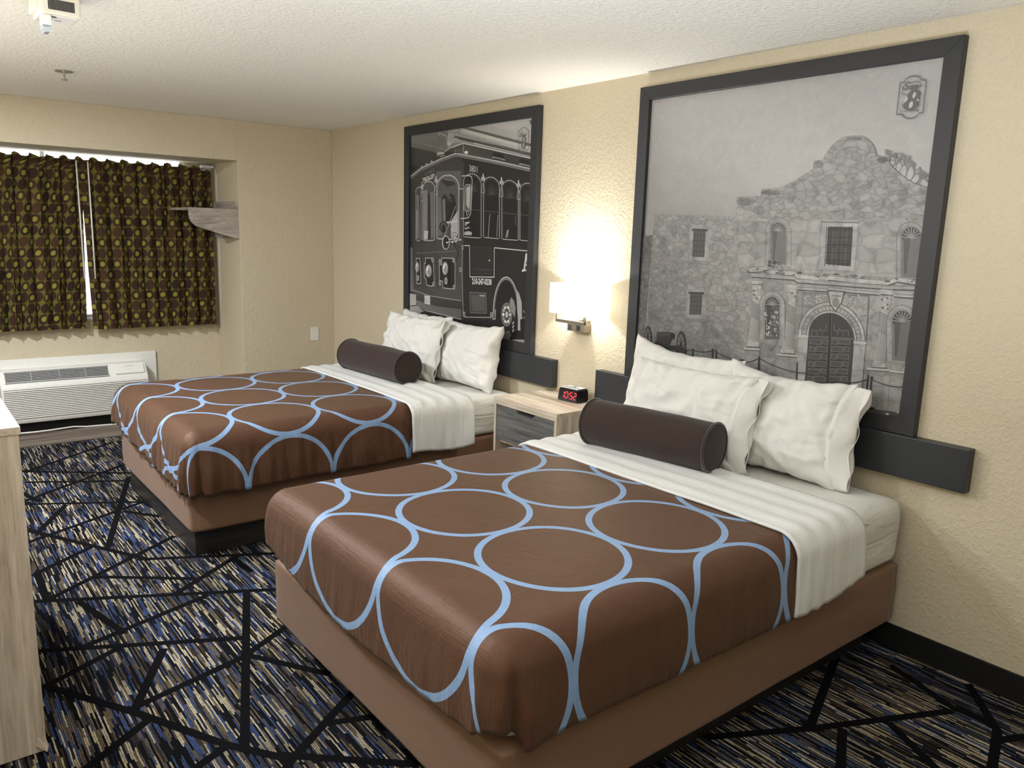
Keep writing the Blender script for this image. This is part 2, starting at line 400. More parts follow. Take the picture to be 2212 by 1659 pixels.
# sloped top: local frame
sl = Vector((-.385+.455, 0, .40-.495)); L = sl.length; sd = sl.normalized(); nrm = Vector((-sd.z, 0, sd.x)); nrm = nrm if nrm.z > 0 else -nrm
def slope_box(bm, ya, yb, s0, s1, h0, h1):
    b0 = Vector((-.455, 0, .495)); vs = []
    for s in (s0, s1):
        for h in (h0, h1):
            for y in (ya, yb):
                p = b0+sd*s+nrm*h; vs.append(bm.verts.new((p.x, y, p.z)))
    for q in ((0, 1, 3, 2), (4, 6, 7, 5), (0, 4, 5, 1), (2, 3, 7, 6), (0, 2, 6, 4), (1, 5, 7, 3)): bm.faces.new([vs[i] for i in q])
bm = bmesh.new(); slope_box(bm, -2.465, -1.765, .014, .098, .002, .0045); link('grille_recess', bm, M_DARK, ac)
bm = bmesh.new()
for k in range(7): slope_box(bm, -2.465, -1.765, .016+k*.0125, .0225+k*.0125, .0045, .009)
slope_box(bm, -2.47, -1.76, .098, .104, .002, .010); slope_box(bm, -2.47, -1.76, .009, .014, .002, .010)
for y in (-2.3, -2.11, -1.93): slope_box(bm, y, y+.005, .012, .1, .003, .0105)
link('air_grille', bm, M_GREYPL, ac)
bm = bmesh.new(); slope_box(bm, -1.715, -1.495, .006, .095, .002, .013); bmesh.ops.bevel(bm, geom=bm.edges[:], offset=.004, segments=2, affect='EDGES')
link('control_flap', bm, M_WHITEPL, ac)
bm = bmesh.new(); slope_box(bm, -1.65, -1.57, .028, .031, .0131, .0136); link('flap_print', bm, M_GREYPL, ac)
bm = bmesh.new()
for k in range(16):
    z = .145+k*.0138
    prism(bm, [(-.378, z), (-.378, z+.010), (-.363, z+.0045), (-.363, z+.001)], 'y', y0+.012, y1-.012)
link('louvre_panel', bm, M_WHITEPL, ac)
link('louvre_shadow', B((-.376, -.3745, y0+.015, y1-.015, .143, .366)), plain('louvre_gap_grey', rgb(95, 92, 86), .7), ac)
link('foot_recess', B((AX+.012, -.47, y0+.02, y1-.02, .0, .10)), M_DARK, ac)
pts = [(-.44-.02*math.sin(i*.9), -2.75+i*.09, .007+ (.012 if 3 < i < 9 else 0)) for i in range(18)]
tag(tube(pts, .006, 'power_cable', M_WHITEPL), 'white cable lying on the floor beneath the air conditioner', 'cable')

# wall plate
wp = empty('wall_plate', (0, 0, 0), 'white blank electrical plate on the wall by the far bed', 'wall plate')
link('plate', B((.0, .006, -.223, -.15, .655, .772), bev=.002), M_WHITEPL, wp)
for z in (.678, .749):
    bm = bmesh.new(); cyl(bm, (.005, -.1865, z), (.0075, -.1865, z), .004, seg=10); link('screw', bm, M_STEEL, wp)

# ---------------------------------------------------------------- ceiling fixtures
sp = empty('sprinkler', (1.271, -2.215, H), 'small metal fire sprinkler head on the ceiling', 'sprinkler')
bm = bmesh.new(); cyl(bm, (0, 0, -.006), (0, 0, 0), .045, .045, 28); link('escutcheon', bm, M_STEEL, sp)
bm = bmesh.new(); cyl(bm, (0, 0, -.045), (0, 0, -.004), .006); box(bm, -.012, -.009, -.003, .003, -.04, -.006); box(bm, .009, .012, -.003, .003, -.04, -.006)
cyl(bm, (0, 0, -.048), (0, 0, -.045), .016); link('deflector_head', bm, M_STEEL, sp)

# ---------------------------------------------------------------- beds
def rounded_profile(e, r):
    if e <= 0: return 0, 0
    if e < r*PI/2:
        a = e/r; return r*math.sin(a), r*(1-math.cos(a))
    return r, r+(e-r*PI/2)
def wrap_cloth(xa, xb, yh, yf, top, r, hem, uvo=(0, 0), foot=True, wr=.006, seed=0, flare=0.02, puff=.01, dart=None, nT=36, drift=None, thick=.006):
    """cloth over a bed: xa..xb the side planes, yh head edge, yf foot plane; hem(where, p) gives the hanging length"""
    bm = bmesh.new(); uvl = bm.loops.layers.uv.new('UVMap')
    hg = bm.verts.layers.float.new('hang'); al = bm.verts.layers.float.new('along')
    ix0, ix1, iy = xa+r, xb-r, (yf+r if foot else yf)
    NX = 80; NY = max(8, int(abs(iy-yh)/.016)); NE = 22
    uvs = {}
    def yshift(x): return drift(x) if drift else 0
    def mkv(q, n, e, L, key):
        g, h = rounded_profile(e, r)
        f = max(0, (e-r)/max(L-r, .01))
        w = noise.noise(Vector((key*9, e*2, seed)))*.5+noise.noise(Vector((key*24, e*2.4, seed+3)))*.5+(.45*noise.noise(Vector((key*55, e*2.8, seed+8))) if seed == 5 else 0)
        g2 = g+f*flare*(.5+.5*math.sin(f*PI*.9))+w*wr*min(1, f*1.6)*2
        if dart:
            for (kc, wd, amp) in dart:
                g2 += amp*math.exp(-((key-kc)/wd)**2)*min(1, f*1.5)
        P = Vector((q[0]+n[0]*g2, q[1]+n[1]*g2, top-h))
        tx = (P.x-(xa+xb)/2)/((xb-xa)/2)
        P.z += puff*max(0, 1-min(1, abs(tx))**4)*(1 if e <= 0 else max(0, 1-e/.1)) + .002*noise.noise(Vector((P.x*5, P.y*5, seed)))
        if e > L-1e-6: P.z += .004*noise.noise(Vector((key*20, 0, seed)))
        v = bm.verts.new(P); v[hg] = f; v[al] = key
        uvs[v] = (q[0]+n[0]*e-uvo[0], q[1]+n[1]*e-uvo[1]); return v
    # perimeter
    per = []; s = 0
    for j in range(NY+1):
        y = yh+(iy-yh)*j/NY; per.append(((ix0, y), (-1, 0), 'L', j/NY))
    if foot:
        NC = 18
        for j in range(1, NC): a = PI/2*j/NC; per.append(((ix0, iy), (-math.cos(a), -math.sin(a)), 'CL', j/NC))
        for i in range(NX+1): x = ix0+(ix1-ix0)*i/NX; per.append(((x, iy), (0, -1), 'F', i/NX))
        for j in range(1, NC): a = PI/2*j/NC; per.append(((ix1, iy), (math.sin(a), -math.cos(a)), 'CR', j/NC))
        for j in range(NY, -1, -1): y = yh+(iy-yh)*j/NY; per.append(((ix1, y), (1, 0), 'R', j/NY))
    keys = []; k = 0; pq = None
    for (q, n, w, p) in per:
        P = Vector((q[0]+n[0]*.15, q[1]+n[1]*.15))
        if pq is not None: k += (P-pq).length
        pq = P; keys.append(k)
    def skirt(seq, ks):
        prev = None
        for (q, n, w, p), kk in zip(seq, ks):
            L = hem(w, p); q = (q[0], q[1]+yshift(q[0]))
            col = [mkv(q, n, L*e/NE, L, kk) for e in range(NE+1)]
            if prev:
                for e in range(NE):
                    bm.faces.new((prev[e], prev[e+1], col[e+1], col[e]))
            prev = col
    if foot: skirt(per, keys)
    else:
        for side, nx, X in (('L', -1, ix0), ('R', 1, ix1)):
            seq = [((X, yh+(iy-yh)*j/NY), (nx, 0), side, j/NY) for j in range(NY+1)]
            if side == 'R': seq = seq[::-1]
            skirt(seq, [abs(q[0][1])*1.0+(5 if side == 'R' else 0) for q in seq])
    tg = [[mkv((ix0+(ix1-ix0)*i/NX, yh+(iy-yh)*j/NY+yshift(ix0+(ix1-ix0)*i/NX)), (0, 0), 0, 1, 0) for i in range(NX+1)] for j in range(NY+1)]
    for row in tg:
        for v in row: v[hg] = 0
    for j in range(NY):
        for i in range(NX): bm.faces.new((tg[j][i], tg[j+1][i], tg[j+1][i+1], tg[j][i+1]))
    for f in bm.faces:
        for lp in f.loops: lp[uvl].uv = uvs[lp.vert]
    bmesh.ops.remove_doubles(bm, verts=bm.verts[:], dist=.0008)
    bmesh.ops.recalc_face_normals(bm, faces=bm.faces[:])
    return bm
def solid(o, th):
    m = o.modifiers.new('thickness', 'SOLIDIFY'); m.thickness = th; m.offset = -1
def soft_box(x0, x1, y0, y1, z0, z1, r, seg=5, n=(30, 40, 8), amp=.004, seed=0, bulge=0.0):
    bm = bmesh.new(); r_ = bmesh.ops.create_cube(bm, size=2)
    bmesh.ops.subdivide_edges(bm, edges=bm.edges[:], cuts=24, use_grid_fill=True)
    hx, hy, hz = (x1-x0)/2, (y1-y0)/2, (z1-z0)/2; c = Vector(((x0+x1)/2, (y0+y1)/2, (z0+z1)/2))
    for v in bm.verts:
        # concentrate vertices toward the edges
        p = Vector([math.copysign(abs(a)**.75, a) for a in v.co])
        q = Vector((p.x*hx, p.y*hy, p.z*hz)); k = Vector((max(-hx+r, min(hx-r, q.x)), max(-hy+r, min(hy-r, q.y)), max(-hz+r, min(hz-r, q.z))))
        d = q-k
        if d.length > 1e-6 and (abs(q.x) > hx-r or abs(q.y) > hy-r or abs(q.z) > hz-r):
            m = max(abs(d.x), abs(d.y), abs(d.z)); q = k+d.normalized()*min(m, r) if m > 0 else q
        if bulge:
            q.x += math.copysign(bulge*(1-(q.z/hz)**2), q.x)*(1 if abs(q.x) > hx*.8 else 0)
        nn = noise.noise_vector(Vector((q.x*4, q.y*4, q.z*14+seed)))*amp
        v.co = c+q+nn
    return bm

class BedSpec: pass
def make_bed(xa, xb, label, side, top, spec):
    fi = spec['foot']; yf, yh = -2.042, -.035
    e = empty('bed', ((xa+xb)/2, (yf+yh)/2, 0), label, 'bed', 'double beds against the headboard wall')
    ex, ey = e.location.x, e.location.y
    def P(bm):
        bmesh.ops.translate(bm, verts=bm.verts[:], vec=(-ex, -ey, 0)); return bm
    ins = spec['inset']
    link('plinth', P(B((xa+ins, xb-ins, yf+fi, yh-.03, 0, .150), bev=.002)), M_PLINTH, e)
    bm = soft_box(xa, xb, yf, yh, .138, .388, .018, amp=.003, seed=xa)
    link('box_spring', P(bm), M_BROWNSKIRT, e, smooth=True)
    bm = soft_box(xa+.01, xb-.008, yf+.02, yh-.0, .385, top-.012, .05, amp=.006, seed=xa+2, bulge=.008)
    link('mattress', P(bm), M_FITTED, e, smooth=True)
    return e
XA0, XA1, XB0, XB1 = 3.69, 5.115, 1.232, 2.652
bedA = make_bed(XA0, XA1, 'near double bed with brown base, beneath the stone building print', 'A', .668, {'inset': .10, 'foot': .12})
bedB = make_bed(XB0, XB1, 'far double bed with brown base, by the window wall beneath the trolley print', 'B', .65, {'inset': .06, 'foot': .03})
def hemA(w, p):
    d = .67
    if w == 'L': return d-.40
    if w == 'CL': return d-(.47+.05*math.sin(p*PI))+.04
    if w == 'F': return d-(.405+.075*abs(p-.5)**2*4*(.9 if p < .5 else .3))+.042
    if w == 'CR': return d-(.415+.03*math.sin(p*PI))+.03
    return d-.385+.03-.02*p*0
def hemB(w, p):
    d = .66
    if w == 'L': return d-.40
    if w == 'CL': return .27+.02*p
    if w == 'F': return .27+.07*math.sin(p*PI*.5)
    if w == 'CR': return .34+.02*math.sin(p*PI)
    return .36-.015*(1-p)
q = wrap_cloth(XA0-.012, XA1+.018, -.80, -2.075, .672, .075, hemA, (4.327, -1.607), wr=.004, seed=1, puff=.012,
     dart=[(2.935, .028, -.024), (2.875, .03, .012), (2.995, .035, .012)])
qa = link('bedspread', q, M_QUILT, smooth=True); solid(qa, .007)
tag(qa, 'brown bedspread with large pale blue rings, spread over the near bed', 'bedspread', 'ringed brown bedspreads')
q = wrap_cloth(XB0-.012, XB1+.055, -.80, -2.075, .655, .085, hemB, (1.583, -1.555), wr=.013, seed=5, puff=.012, flare=.02,
     dart=[(2.95, .025, -.035), (3.0, .03, .016), (2.89, .03, .01)])
qb = link('bedspread', q, M_QUILT, smooth=True); solid(qb, .007)
tag(qb, 'brown bedspread with large pale blue rings, spread over the far bed', 'bedspread', 'ringed brown bedspreads')

def sheet(xa, xb, top, hL, hR, label, seed, drift):
    def hem(w, p): return (hL if w == 'L' else hR)(p)
    q = wrap_cloth(xa, xb, -.435, -.86, top, .08, hem, (0, 0), foot=False, wr=.007, seed=seed, flare=.015, puff=.010, drift=drift)
    # long soft folds running across the bed
    for v in q.verts:
        v.co.z += .0035*math.sin(v.co.y*62+math.sin(v.co.x*2.1)*1.5) if v.co.z > top-.03 else 0
    o = link('top_sheet', q, M_SHEET, smooth=True); solid(o, .009)
    return tag(o, label, 'sheet', 'folded-back white top sheets')
sheet(XA0-.02, XA1+.035, .684, lambda p: .27, lambda p: .335+.02*math.sin(p*PI*1.1+.3)-.06*(1-p), 'white top sheet folded back over the near bedspread', 11, lambda x: -.035*(x-4.4)*0+.03*max(0, x-4.7))
sheet(XB0-.02, XB1+.085, .667, lambda p: .27, lambda p: .33+.01*math.sin(p*5), 'white top sheet folded back over the far bedspread', 14, lambda x: .03*max(0, x-2.2))

# ---------------------------------------------------------------- pillows
def pillow(w, h, T, seed, flange=0.0, crease=.010, lop=(0, 0, 0, 0)):
    bm = bmesh.new(); N, K = 72, 56; rnd = random.Random(seed); g = {}
    lo, hi = -1, 1
    for side in (1, -1):
        for j in range(K+1):
            for i in range(N+1):
                u = lo+(hi-lo)*i/N; v = -1+2*j/K
                U = math.copysign(abs(u)**.85, u); V = math.copysign(abs(v)**.85, v)
                if side == -1 and (i in (0, N) or j in (0, K)): continue
                ax = w/2*U*(1-.075*(1-V*V)); az = h/2*V*(1-.085*(1-U*U))
                body = max(0, (1-U*U))**.42*max(0, (1-V*V))**.42
                t = T/2*body*(1-.12*V)
                # folds pulling from the corners and seams
                ed = 1-max(abs(U), abs(V))
                sm = math.exp(-((ed-.10)/.13)**2)
                n1 = noise.noise(Vector((U*2.6+seed, V*2.6, side*3)))
                n2 = noise.noise(Vector((U*7+seed, V*3.2, side*5+2)))
                n3 = 1-abs(noise.noise(Vector((U*4+seed*2+V*1.5, V*2.2-U, side+9))))*2.2
                n4 = abs(noise.noise(Vector((U*2.2+V*2.6+seed*1.7, V*1.1-U*.5, side+20))))
                n5 = abs(noise.noise(Vector((V*5.5+seed, U*1.6+3, side+31))))*max(0, abs(U)-.35)*1.6
                t += (crease*1.1*n1*body + crease*(n2*2.2)*sm + crease*.7*n3*body + crease*(1.1-4.2*min(.26, n4))*body*.65 + crease*(1-5*min(.2, n5))*.5*body*(abs(U) > .35))*(1 if ed > 0.01 else 0)
                t = max(t, .0)
                ax += .006*noise.noise(Vector((V*5, seed, 1)))*(abs(U) > .6)
                az += .009*noise.noise(Vector((U*5, seed, 7)))*(abs(V) > .6)
                # corner drop / lift
                cw = [max(0, -U)*max(0, V), max(0, U)*max(0, V), max(0, -U)*max(0, -V), max(0, U)*max(0, -V)]
                az += sum(c**2*l for c, l in zip(cw, lop))
                yo = .012*noise.noise(Vector((U*3+seed, V*3, 40)))*(1-body)
                g[(side, i, j)] = bm.verts.new((ax, -side*t+yo, az+h/2))
    def G(s, i, j):
        return g.get((s, i, j)) or g[(1, i, j)]
    for s in (1, -1):
        for j in range(K):
            for i in range(N):
                q = [G(s, i, j), G(s, i+1, j), G(s, i+1, j+1), G(s, i, j+1)]
                if s == -1: q = q[::-1]
                bm.faces.new(q)
    if flange:
        # open end of the pillowcase: a soft double hem beyond the right seam
        rows = []
        for k in range(7):
            rw = []
            for j in range(K+1):
                b = g[(1, N, j)].co; f = k/6; V = -1+2*j/K
                y = b.y+math.sin(f*PI)*.018*math.sin(V*7+seed)+f*.035*math.sin(V*2.2+.5)-f*.02
                rw.append(bm.verts.new((b.x+flange*f*(1-.25*V*V)+.006*math.sin(V*11+seed)*f, y, b.z+(-.02*f*V))))
            rows.append(rw)
        for k in range(6):
            for j in range(K): bm.faces.new((rows[k][j], rows[k+1][j], rows[k+1][j+1], rows[k][j+1]))
    bmesh.ops.recalc_face_normals(bm, faces=bm.faces[:])
    return bm
def put_pillow(loc, w, h, T, tilt, rz, seed, label, flange=0, roll_=0, crease=.010, lop=(0, 0, 0, 0)):
    bm = pillow(w, h, T, seed, 0, crease, lop)
    o = link('pillow', bm, M_LINEN, smooth=True)
    o.matrix_world = Matrix.Translation(loc) @ Matrix.Rotation(rz, 4, 'Z') @ Matrix.Rotation(-tilt, 4, 'X') @ Matrix.Rotation(roll_, 4, 'Y')
    tag(o, label, 'pillow', 'white pillows on the beds')
    if flange:
        K = 40; bmf = bmesh.new(); rows = []
        for k in range(9):
            rw = []
            for j in range(K+1):
                f = k/8; V = -1+2*j/K
                x = w/2*(1-.075*(1-V*V))-.03+(flange+.03)*math.sin(f*PI*.5)
                yy = (.055*(1-abs(V)**3)*(1-f) + .02*math.sin(V*6+seed)*f - .012*f)
                rw.append((x+.006*math.sin(V*9+seed)*f, yy, h/2+h/2*V*(.985-.05*f)+.004*math.sin(V*14)*f))
            rows.append(rw)
        for sgn in (1, -1):
            vv = [[bmf.verts.new((x, sgn*-y if sgn == 1 else y*.8, z)) for (x, y, z) in rw] for rw in rows]
            for k in range(8):
                for j in range(K): bmf.faces.new((vv[k][j], vv[k+1][j], vv[k+1][j+1], vv[k][j+1]))
        fo = link('pillowcase_hem', bmf, M_LINEN, o, smooth=True); solid(fo, .003)
    return o
ZA, ZB = .665, .648
put_pillow((4.035, -.205, ZA-.01), .67, .455, .15, math.radians(13), 0.0, 3, 'white pillow on the near bed, rear left against the headboard', lop=(.05, .0, 0, 0))
put_pillow((4.605, -.215, ZA-.01), .60, .43, .18, math.radians(13), 0.02, 7, 'white pillow on the near bed, rear right with a rumpled open end', flange=.055, crease=.012, lop=(.03, .01, 0, 0))
put_pillow((4.21, -.375, ZA-.005), .66, .42, .16, math.radians(18), 0.03, 12, 'white pillow on the near bed, front left behind the brown bolster', flange=.05, crease=.013)
put_pillow((1.72, -.185, ZB-.01), .64, .43, .14, math.radians(10), 0.0, 21, 'white pillow on the far bed, rear left and mostly hidden')
put_pillow((2.285, -.205, ZB-.01), .62, .42, .19, math.radians(13), 0.02, 25, 'white pillow on the far bed, rear right nearest the lamp', lop=(0, .015, 0, 0))
put_pillow((1.81, -.355, ZB-.005), .66, .43, .17, math.radians(14), 0.03, 31, 'white pillow on the far bed, front left behind the brown bolster', flange=.03, crease=.012)

# ---------------------------------------------------------------- bolsters
def bolster(c0, c1, r, label, seed):
    c0 = Vector(c0); c1 = Vector(c1); d = (c1-c0); L = d.length; mid = (c0+c1)/2
    e = empty('bolster', mid, label, 'bolster', 'brown velvet bolsters')
    e.rotation_euler = (0, 0, math.atan2(d.y, d.x))
    bm = bmesh.new(); NS, NL = 48, 30; prev = None; first = None
    for k in range(NL+1):
        f = k/NL; x = -L/2+L*f; ring = []
        for j in range(NS):
            a = 2*PI*j/NS
            rr = r*(1+.02*math.sin(f*PI)) + .003*noise.noise(Vector((f*4, math.cos(a)*2, math.sin(a)*2+seed)))
            z = math.sin(a)*rr
            if z < -r*.93: z = -r*.93
            ring.append(bm.verts.new((x, math.cos(a)*rr, z)))
        if prev:
            for j in range(NS): bm.faces.new((prev[j], prev[(j+1) % NS], ring[(j+1) % NS], ring[j]))
        prev = ring
        if k == 0: first = ring
    bmesh.ops.recalc_face_normals(bm, faces=bm.faces[:])
    link('cover', bm, M_VELVET, e, smooth=True)
    for s in (-1, 1):
        bm = bmesh.new(); c = bm.verts.new((s*(L/2+.012), 0, 0)); rings = []
        for q in range(1, 6):
            rr = r*q/5*.985; rings.append([bm.verts.new((s*(L/2+.012*(1-(q/5)**2)), math.cos(2*PI*j/NS)*rr, max(-r*.93, math.sin(2*PI*j/NS)*rr))) for j in range(NS)])
        for j in range(NS): bm.faces.new((c, rings[0][j], rings[0][(j+1) % NS]))
        for q in range(4):
            for j in range(NS): bm.faces.new((rings[q][j], rings[q+1][j], rings[q+1][(j+1) % NS], rings[q][(j+1) % NS]))
        bmesh.ops.recalc_face_normals(bm, faces=bm.faces[:])
        link('end_cap', bm, M_VELVET, e, smooth=True)
        bm = bmesh.new(); tr_ = .0055; rows = []
        for j in range(64):
            a = 2*PI*j/64; rr = r+.001; row = []
            for k in range(8):
                b = 2*PI*k/8; R_ = rr+tr_*math.cos(b)
                row.append(bm.verts.new((s*L/2+tr_*math.sin(b), math.cos(a)*R_, max(-r*.93-.004, math.sin(a)*R_))))
            rows.append(row)
        for j in range(64):
            for k in range(8): bm.faces.new((rows[j][k], rows[j][(k+1) % 8], rows[(j+1) % 64][(k+1) % 8], rows[(j+1) % 64][k]))
        bmesh.ops.recalc_face_normals(bm, faces=bm.faces[:])
        link('piping', bm, M_VELVETP, e, smooth=True)
    return e
bolster((3.925, -.605, .791), (4.53, -.505, .791), .103, 'dark brown velvet bolster lying in front of the near bed pillows', 2)
bolster((1.52, -.61, .773), (2.21, -.565, .773), .103, 'dark brown velvet bolster lying in front of the far bed pillows', 4)

# ---------------------------------------------------------------- headboards
def headboard(x0, label):
    o = link('headboard', B((x0, x0+1.952, -.05, -.001, .732, .8985), bev=.003), M_BLACKWOOD)
    return tag(o, label, 'headboard', 'low black headboards')
headboard(3.3633, 'low black board headboard behind the near bed')
headboard(1.044, 'low black board headboard behind the far bed')

# ---------------------------------------------------------------- nightstand
ns = empty('nightstand', (3.195, -.21, 0), 'light wood nightstand with grey drawer between the two beds', 'nightstand')
def N_(bm): bmesh.ops.translate(bm, verts=bm.verts[:], vec=(-3.195, .21, 0)); return bm
nx0, nx1, ny = 2.925, 3.467, -.42
link('top', N_(B((nx0, nx1, ny, -.015, .688, .7095), bev=.0015)), M_LWOOD_X, ns)
for a, b in ((nx0+.002, nx0+.020), (nx1-.020, nx1-.002)):
    link('side_panel', N_(B((a, b, ny+.002, -.02, 0, .688), bev=.001)), M_LWOOD_Z, ns)
link('top_rail', N_(B((nx0+.02, nx1-.02, ny+.003, ny+.02, .668, .688))), M_LWOOD_X, ns)
link('back_panel', N_(B((nx0+.02, nx1-.02, -.03, -.02, .1, .688))), M_GWOOD, ns)
for ya, za, zb in ((ny+.006, .12, .138), (ny+.03, .445, .46)): link('lower_shelf', N_(B((nx0+.02, nx1-.02, ya, -.03, za, zb))), M_LWOOD_X, ns)
bm = bmesh.new()
dx0, dx1 = nx0+.024, nx1-.024
prism(bm, [(dx0, .466), (dx1, .466), (dx1, .665), (3.288, .665), (3.262, .645), (3.142, .645), (3.118, .665), (dx0, .665)], 'y', ny+.006, ny+.024)
dr = link('drawer', N_(bm), M_GWOOD, ns)
link('finger_recess', N_(B((3.10, 3.31, ny+.0245, ny+.028, .60, .667))), M_DARK, dr)

# ---------------------------------------------------------------- clock
ck = empty('alarm_clock', (3.255, -.11, .7095), 'small black digital alarm clock with red digits on the nightstand', 'clock', rot=(0, 0, math.radians(7)))
bm = bmesh.new(); w, dpt, hh = .073, .045, .074
M_CLK = plain('clock_gloss_black', rgb(22, 22, 24), .15); M_CLKT = plain('clock_silver_top', rgb(205, 206, 208), .35)
lo = [(-w-.003, -dpt-.006), (w+.003, -dpt-.006), (w+.006, dpt), (-w-.006, dpt)]; hi_ = [(-w+.004, -dpt), (w-.004, -dpt), (w, dpt), (-w, dpt)]
a = [bm.verts.new((x, y, .002)) for x, y in lo]; b = [bm.verts.new((x, y, hh)) for x, y in hi_]
bm.faces.new(a[::-1]); bm.faces.new(b)
for i in range(4): bm.faces.new((a[i], a[(i+1) % 4], b[(i+1) % 4], b[i]))
bmesh.ops.bevel(bm, geom=bm.edges[:], offset=.006, segments=3, affect='EDGES')
link('case', bm, M_CLK, ck)
bm = bmesh.new(); box(bm, -w+.012, w-.012, -dpt+.008, dpt-.006, hh-.001, hh+.003, bev=.001); link('top_plate', bm, M_CLKT, ck)
bm = bmesh.new()
for i in range(4): box(bm, -.045+i*.026, -.028+i*.026, -.02, -.008, hh+.003, hh+.006, bev=.001)
cyl(bm, (.0, .014, hh+.002), (0, .014, hh+.006), .012); link('button', bm, plain('clock_button', rgb(150, 152, 156), .4), ck)
RED = emis('red_led', (1, .03, .04, 1), 2.2)
segm = {'0': 'abcdef', '1': 'bc', '5': 'acdfg', '2': 'abdeg'}
bm = bmesh.new()
tf = math.atan2(.006, .072)
def fpt(x, z, o=.0012): return Vector((x, -dpt-.006+(z/hh)*.006-o, z))
def bar(x0, z0, x1, z1, t=.0020):
    d = Vector((x1-x0, z1-z0)); d.normalize(); n = Vector((-d.y, d.x))*t
    bm.faces.new([bm.verts.new(fpt(*p)) for p in ((x0-n.x, z0-n.y), (x1-n.x, z1-n.y), (x1+n.x, z1+n.y), (x0+n.x, z0+n.y))])
cx = -.046
for ch in '10:52':
    W2, zz0, zz1 = .018, .020, .056; zm = (zz0+zz1)/2; sk = .003
    if ch == ':':
        for z in (.031, .045): bar(cx-.002, z, cx+.002, z, .002)
        cx += .008; continue
    S = {'a': (cx+.003+sk, zz1, cx+W2-.003+sk, zz1), 'b': (cx+W2+sk, zz1-.003, cx+W2+sk/2, zm+.003), 'c': (cx+W2+sk/2, zm-.003, cx+W2, zz0+.003),
         'd': (cx+.003, zz0, cx+W2-.003, zz0), 'e': (cx+sk/2, zm-.003, cx, zz0+.003), 'f': (cx+sk, zz1-.003, cx+sk/2, zm+.003), 'g': (cx+.003+sk/2, zm, cx+W2-.003+sk/2, zm)}
    for s_ in segm[ch]: bar(*S[s_])
    cx += .0265
link('digits', bm, RED, ck)

# ---------------------------------------------------------------- wall lamp
wl = empty('wall_lamp', (3.215, 0, 1.2), 'lit wall lamp with white box shade between the two framed prints', 'lamp')
def Lp(bm): bmesh.ops.translate(bm, verts=bm.verts[:], vec=(-3.215, 0, -1.2)); return bm
t = NT('lit_white_shade'); t.base(rgb(250, 245, 232)).set(Roughness=.8, Emission_Color=(1, .93, .78, 1), Emission_Strength=5.0)
t.b.inputs['Transmission Weight'].default_value = 0.0
M_SHADE = t.m
bm = bmesh.new()
outl = [(3.045, -.008), (3.045, -.125), (3.06, -.143)]+[(3.06+.30*i/8, -.143-.012*math.sin(PI*i/8)) for i in range(1, 8)]+[(3.36, -.143), (3.38, -.125), (3.38, -.008)]
inl = [(3.049, -.008), (3.049, -.122), (3.063, -.139)]+[(3.063+.294*i/8, -.139-.012*math.sin(PI*i/8)) for i in range(1, 8)]+[(3.357, -.139), (3.376, -.122), (3.376, -.008)]
vo = [[bm.verts.new((x, y, z)) for x, y in outl] for z in (1.195, 1.362)]; vi = [[bm.verts.new((x, y, z)) for x, y in inl] for z in (1.195, 1.362)]
for i in range(len(outl)-1):
    bm.faces.new((vo[0][i], vo[0][i+1], vo[1][i+1], vo[1][i])); bm.faces.new((vi[0][i], vi[1][i], vi[1][i+1], vi[0][i+1]))
    bm.faces.new((vo[0][i], vi[0][i], vi[0][i+1], vo[0][i+1])); bm.faces.new((vo[1][i], vo[1][i+1], vi[1][i+1], vi[1][i]))
link('lamp_shade', Lp(bm), M_SHADE, wl)
link('bracket', Lp(B((3.098, 3.108, -.125, -.112, 1.148, 1.22), (3.322, 3.334, -.125, -.112, 1.148, 1.22), (3.098, 3.334, -.126, -.111, 1.144, 1.162),
    (3.20, 3.222, -.115, -.02, 1.146, 1.16), bev=.001)), M_BRONZE, wl)
sb = link('switch_box', Lp(B((3.12, 3.262, -.055, 0, 1.092, 1.138), (3.17, 3.255, -.03, 0, 1.13, 1.16), bev=.002)), M_BRONZE, wl)
for i, x in enumerate((3.145, 3.215)):
    link('rocker_switch', Lp(B((x-.013, x+.013, -.059, -.054, 1.101, 1.129), bev=.002)), M_DARK, sb)
bm = bmesh.new(); 
g = bmesh.ops.create_uvsphere(bm, u_segments=16, v_segments=12, radius=.028, matrix=Matrix.Translation((3.212, -.075, 1.275)))
cyl(bm, (3.212, -.075, 1.205), (3.212, -.075, 1.25), .014)
link('bulb', Lp(bm), emis('bulb_glow', (1, .93, .8, 1), 25), wl, smooth=True)

# ---------------------------------------------------------------- dresser at the left edge
ds = empty('dresser', (3.3, -3.27, 0), 'light wood dresser end standing at the left edge of the photo', 'dresser')
def D_(bm): bmesh.ops.translate(bm, verts=bm.verts[:], vec=(-3.3, 3.27, 0)); return bm
link('top', D_(B((2.45, 3.853, -3.70, -2.838, 1.018, 1.041), bev=.0015)), M_LWOOD_X, ds)
link('side_panel', D_(B((3.825, 3.849, -3.69, -2.8434, .004, 1.018), bev=.001)), M_LWOOD_Z, ds)
link('side_panel', D_(B((2.455, 2.479, -3.69, -2.8434, .004, 1.018), bev=.001)), M_LWOOD_Z, ds)
link('front_panel', D_(B((2.479, 3.825, -2.862, -2.846, .08, 1.018))), M_LWOOD_X, ds)
for i in range(2):
    for j in range(3):
        xx = 2.49+i*.67; zz = .09+j*.31
        dd = link('drawer', D_(B((xx, xx+.65, -2.848, -2.8435, zz, zz+.295), bev=.001)), M_GWOOD, ds)
link('base', D_(B((2.479, 3.825, -3.65, -2.9, 0, .08))), M_DARK, ds)
bm = bmesh.new(); vv = [bm.verts.new(p) for p in ((3.851, -2.846, .055), (3.851, -2.868, .06), (3.853, -2.872, .03), (3.862, -2.845, .004), (3.853, -2.838, .02))]; bm.faces.new(vv)
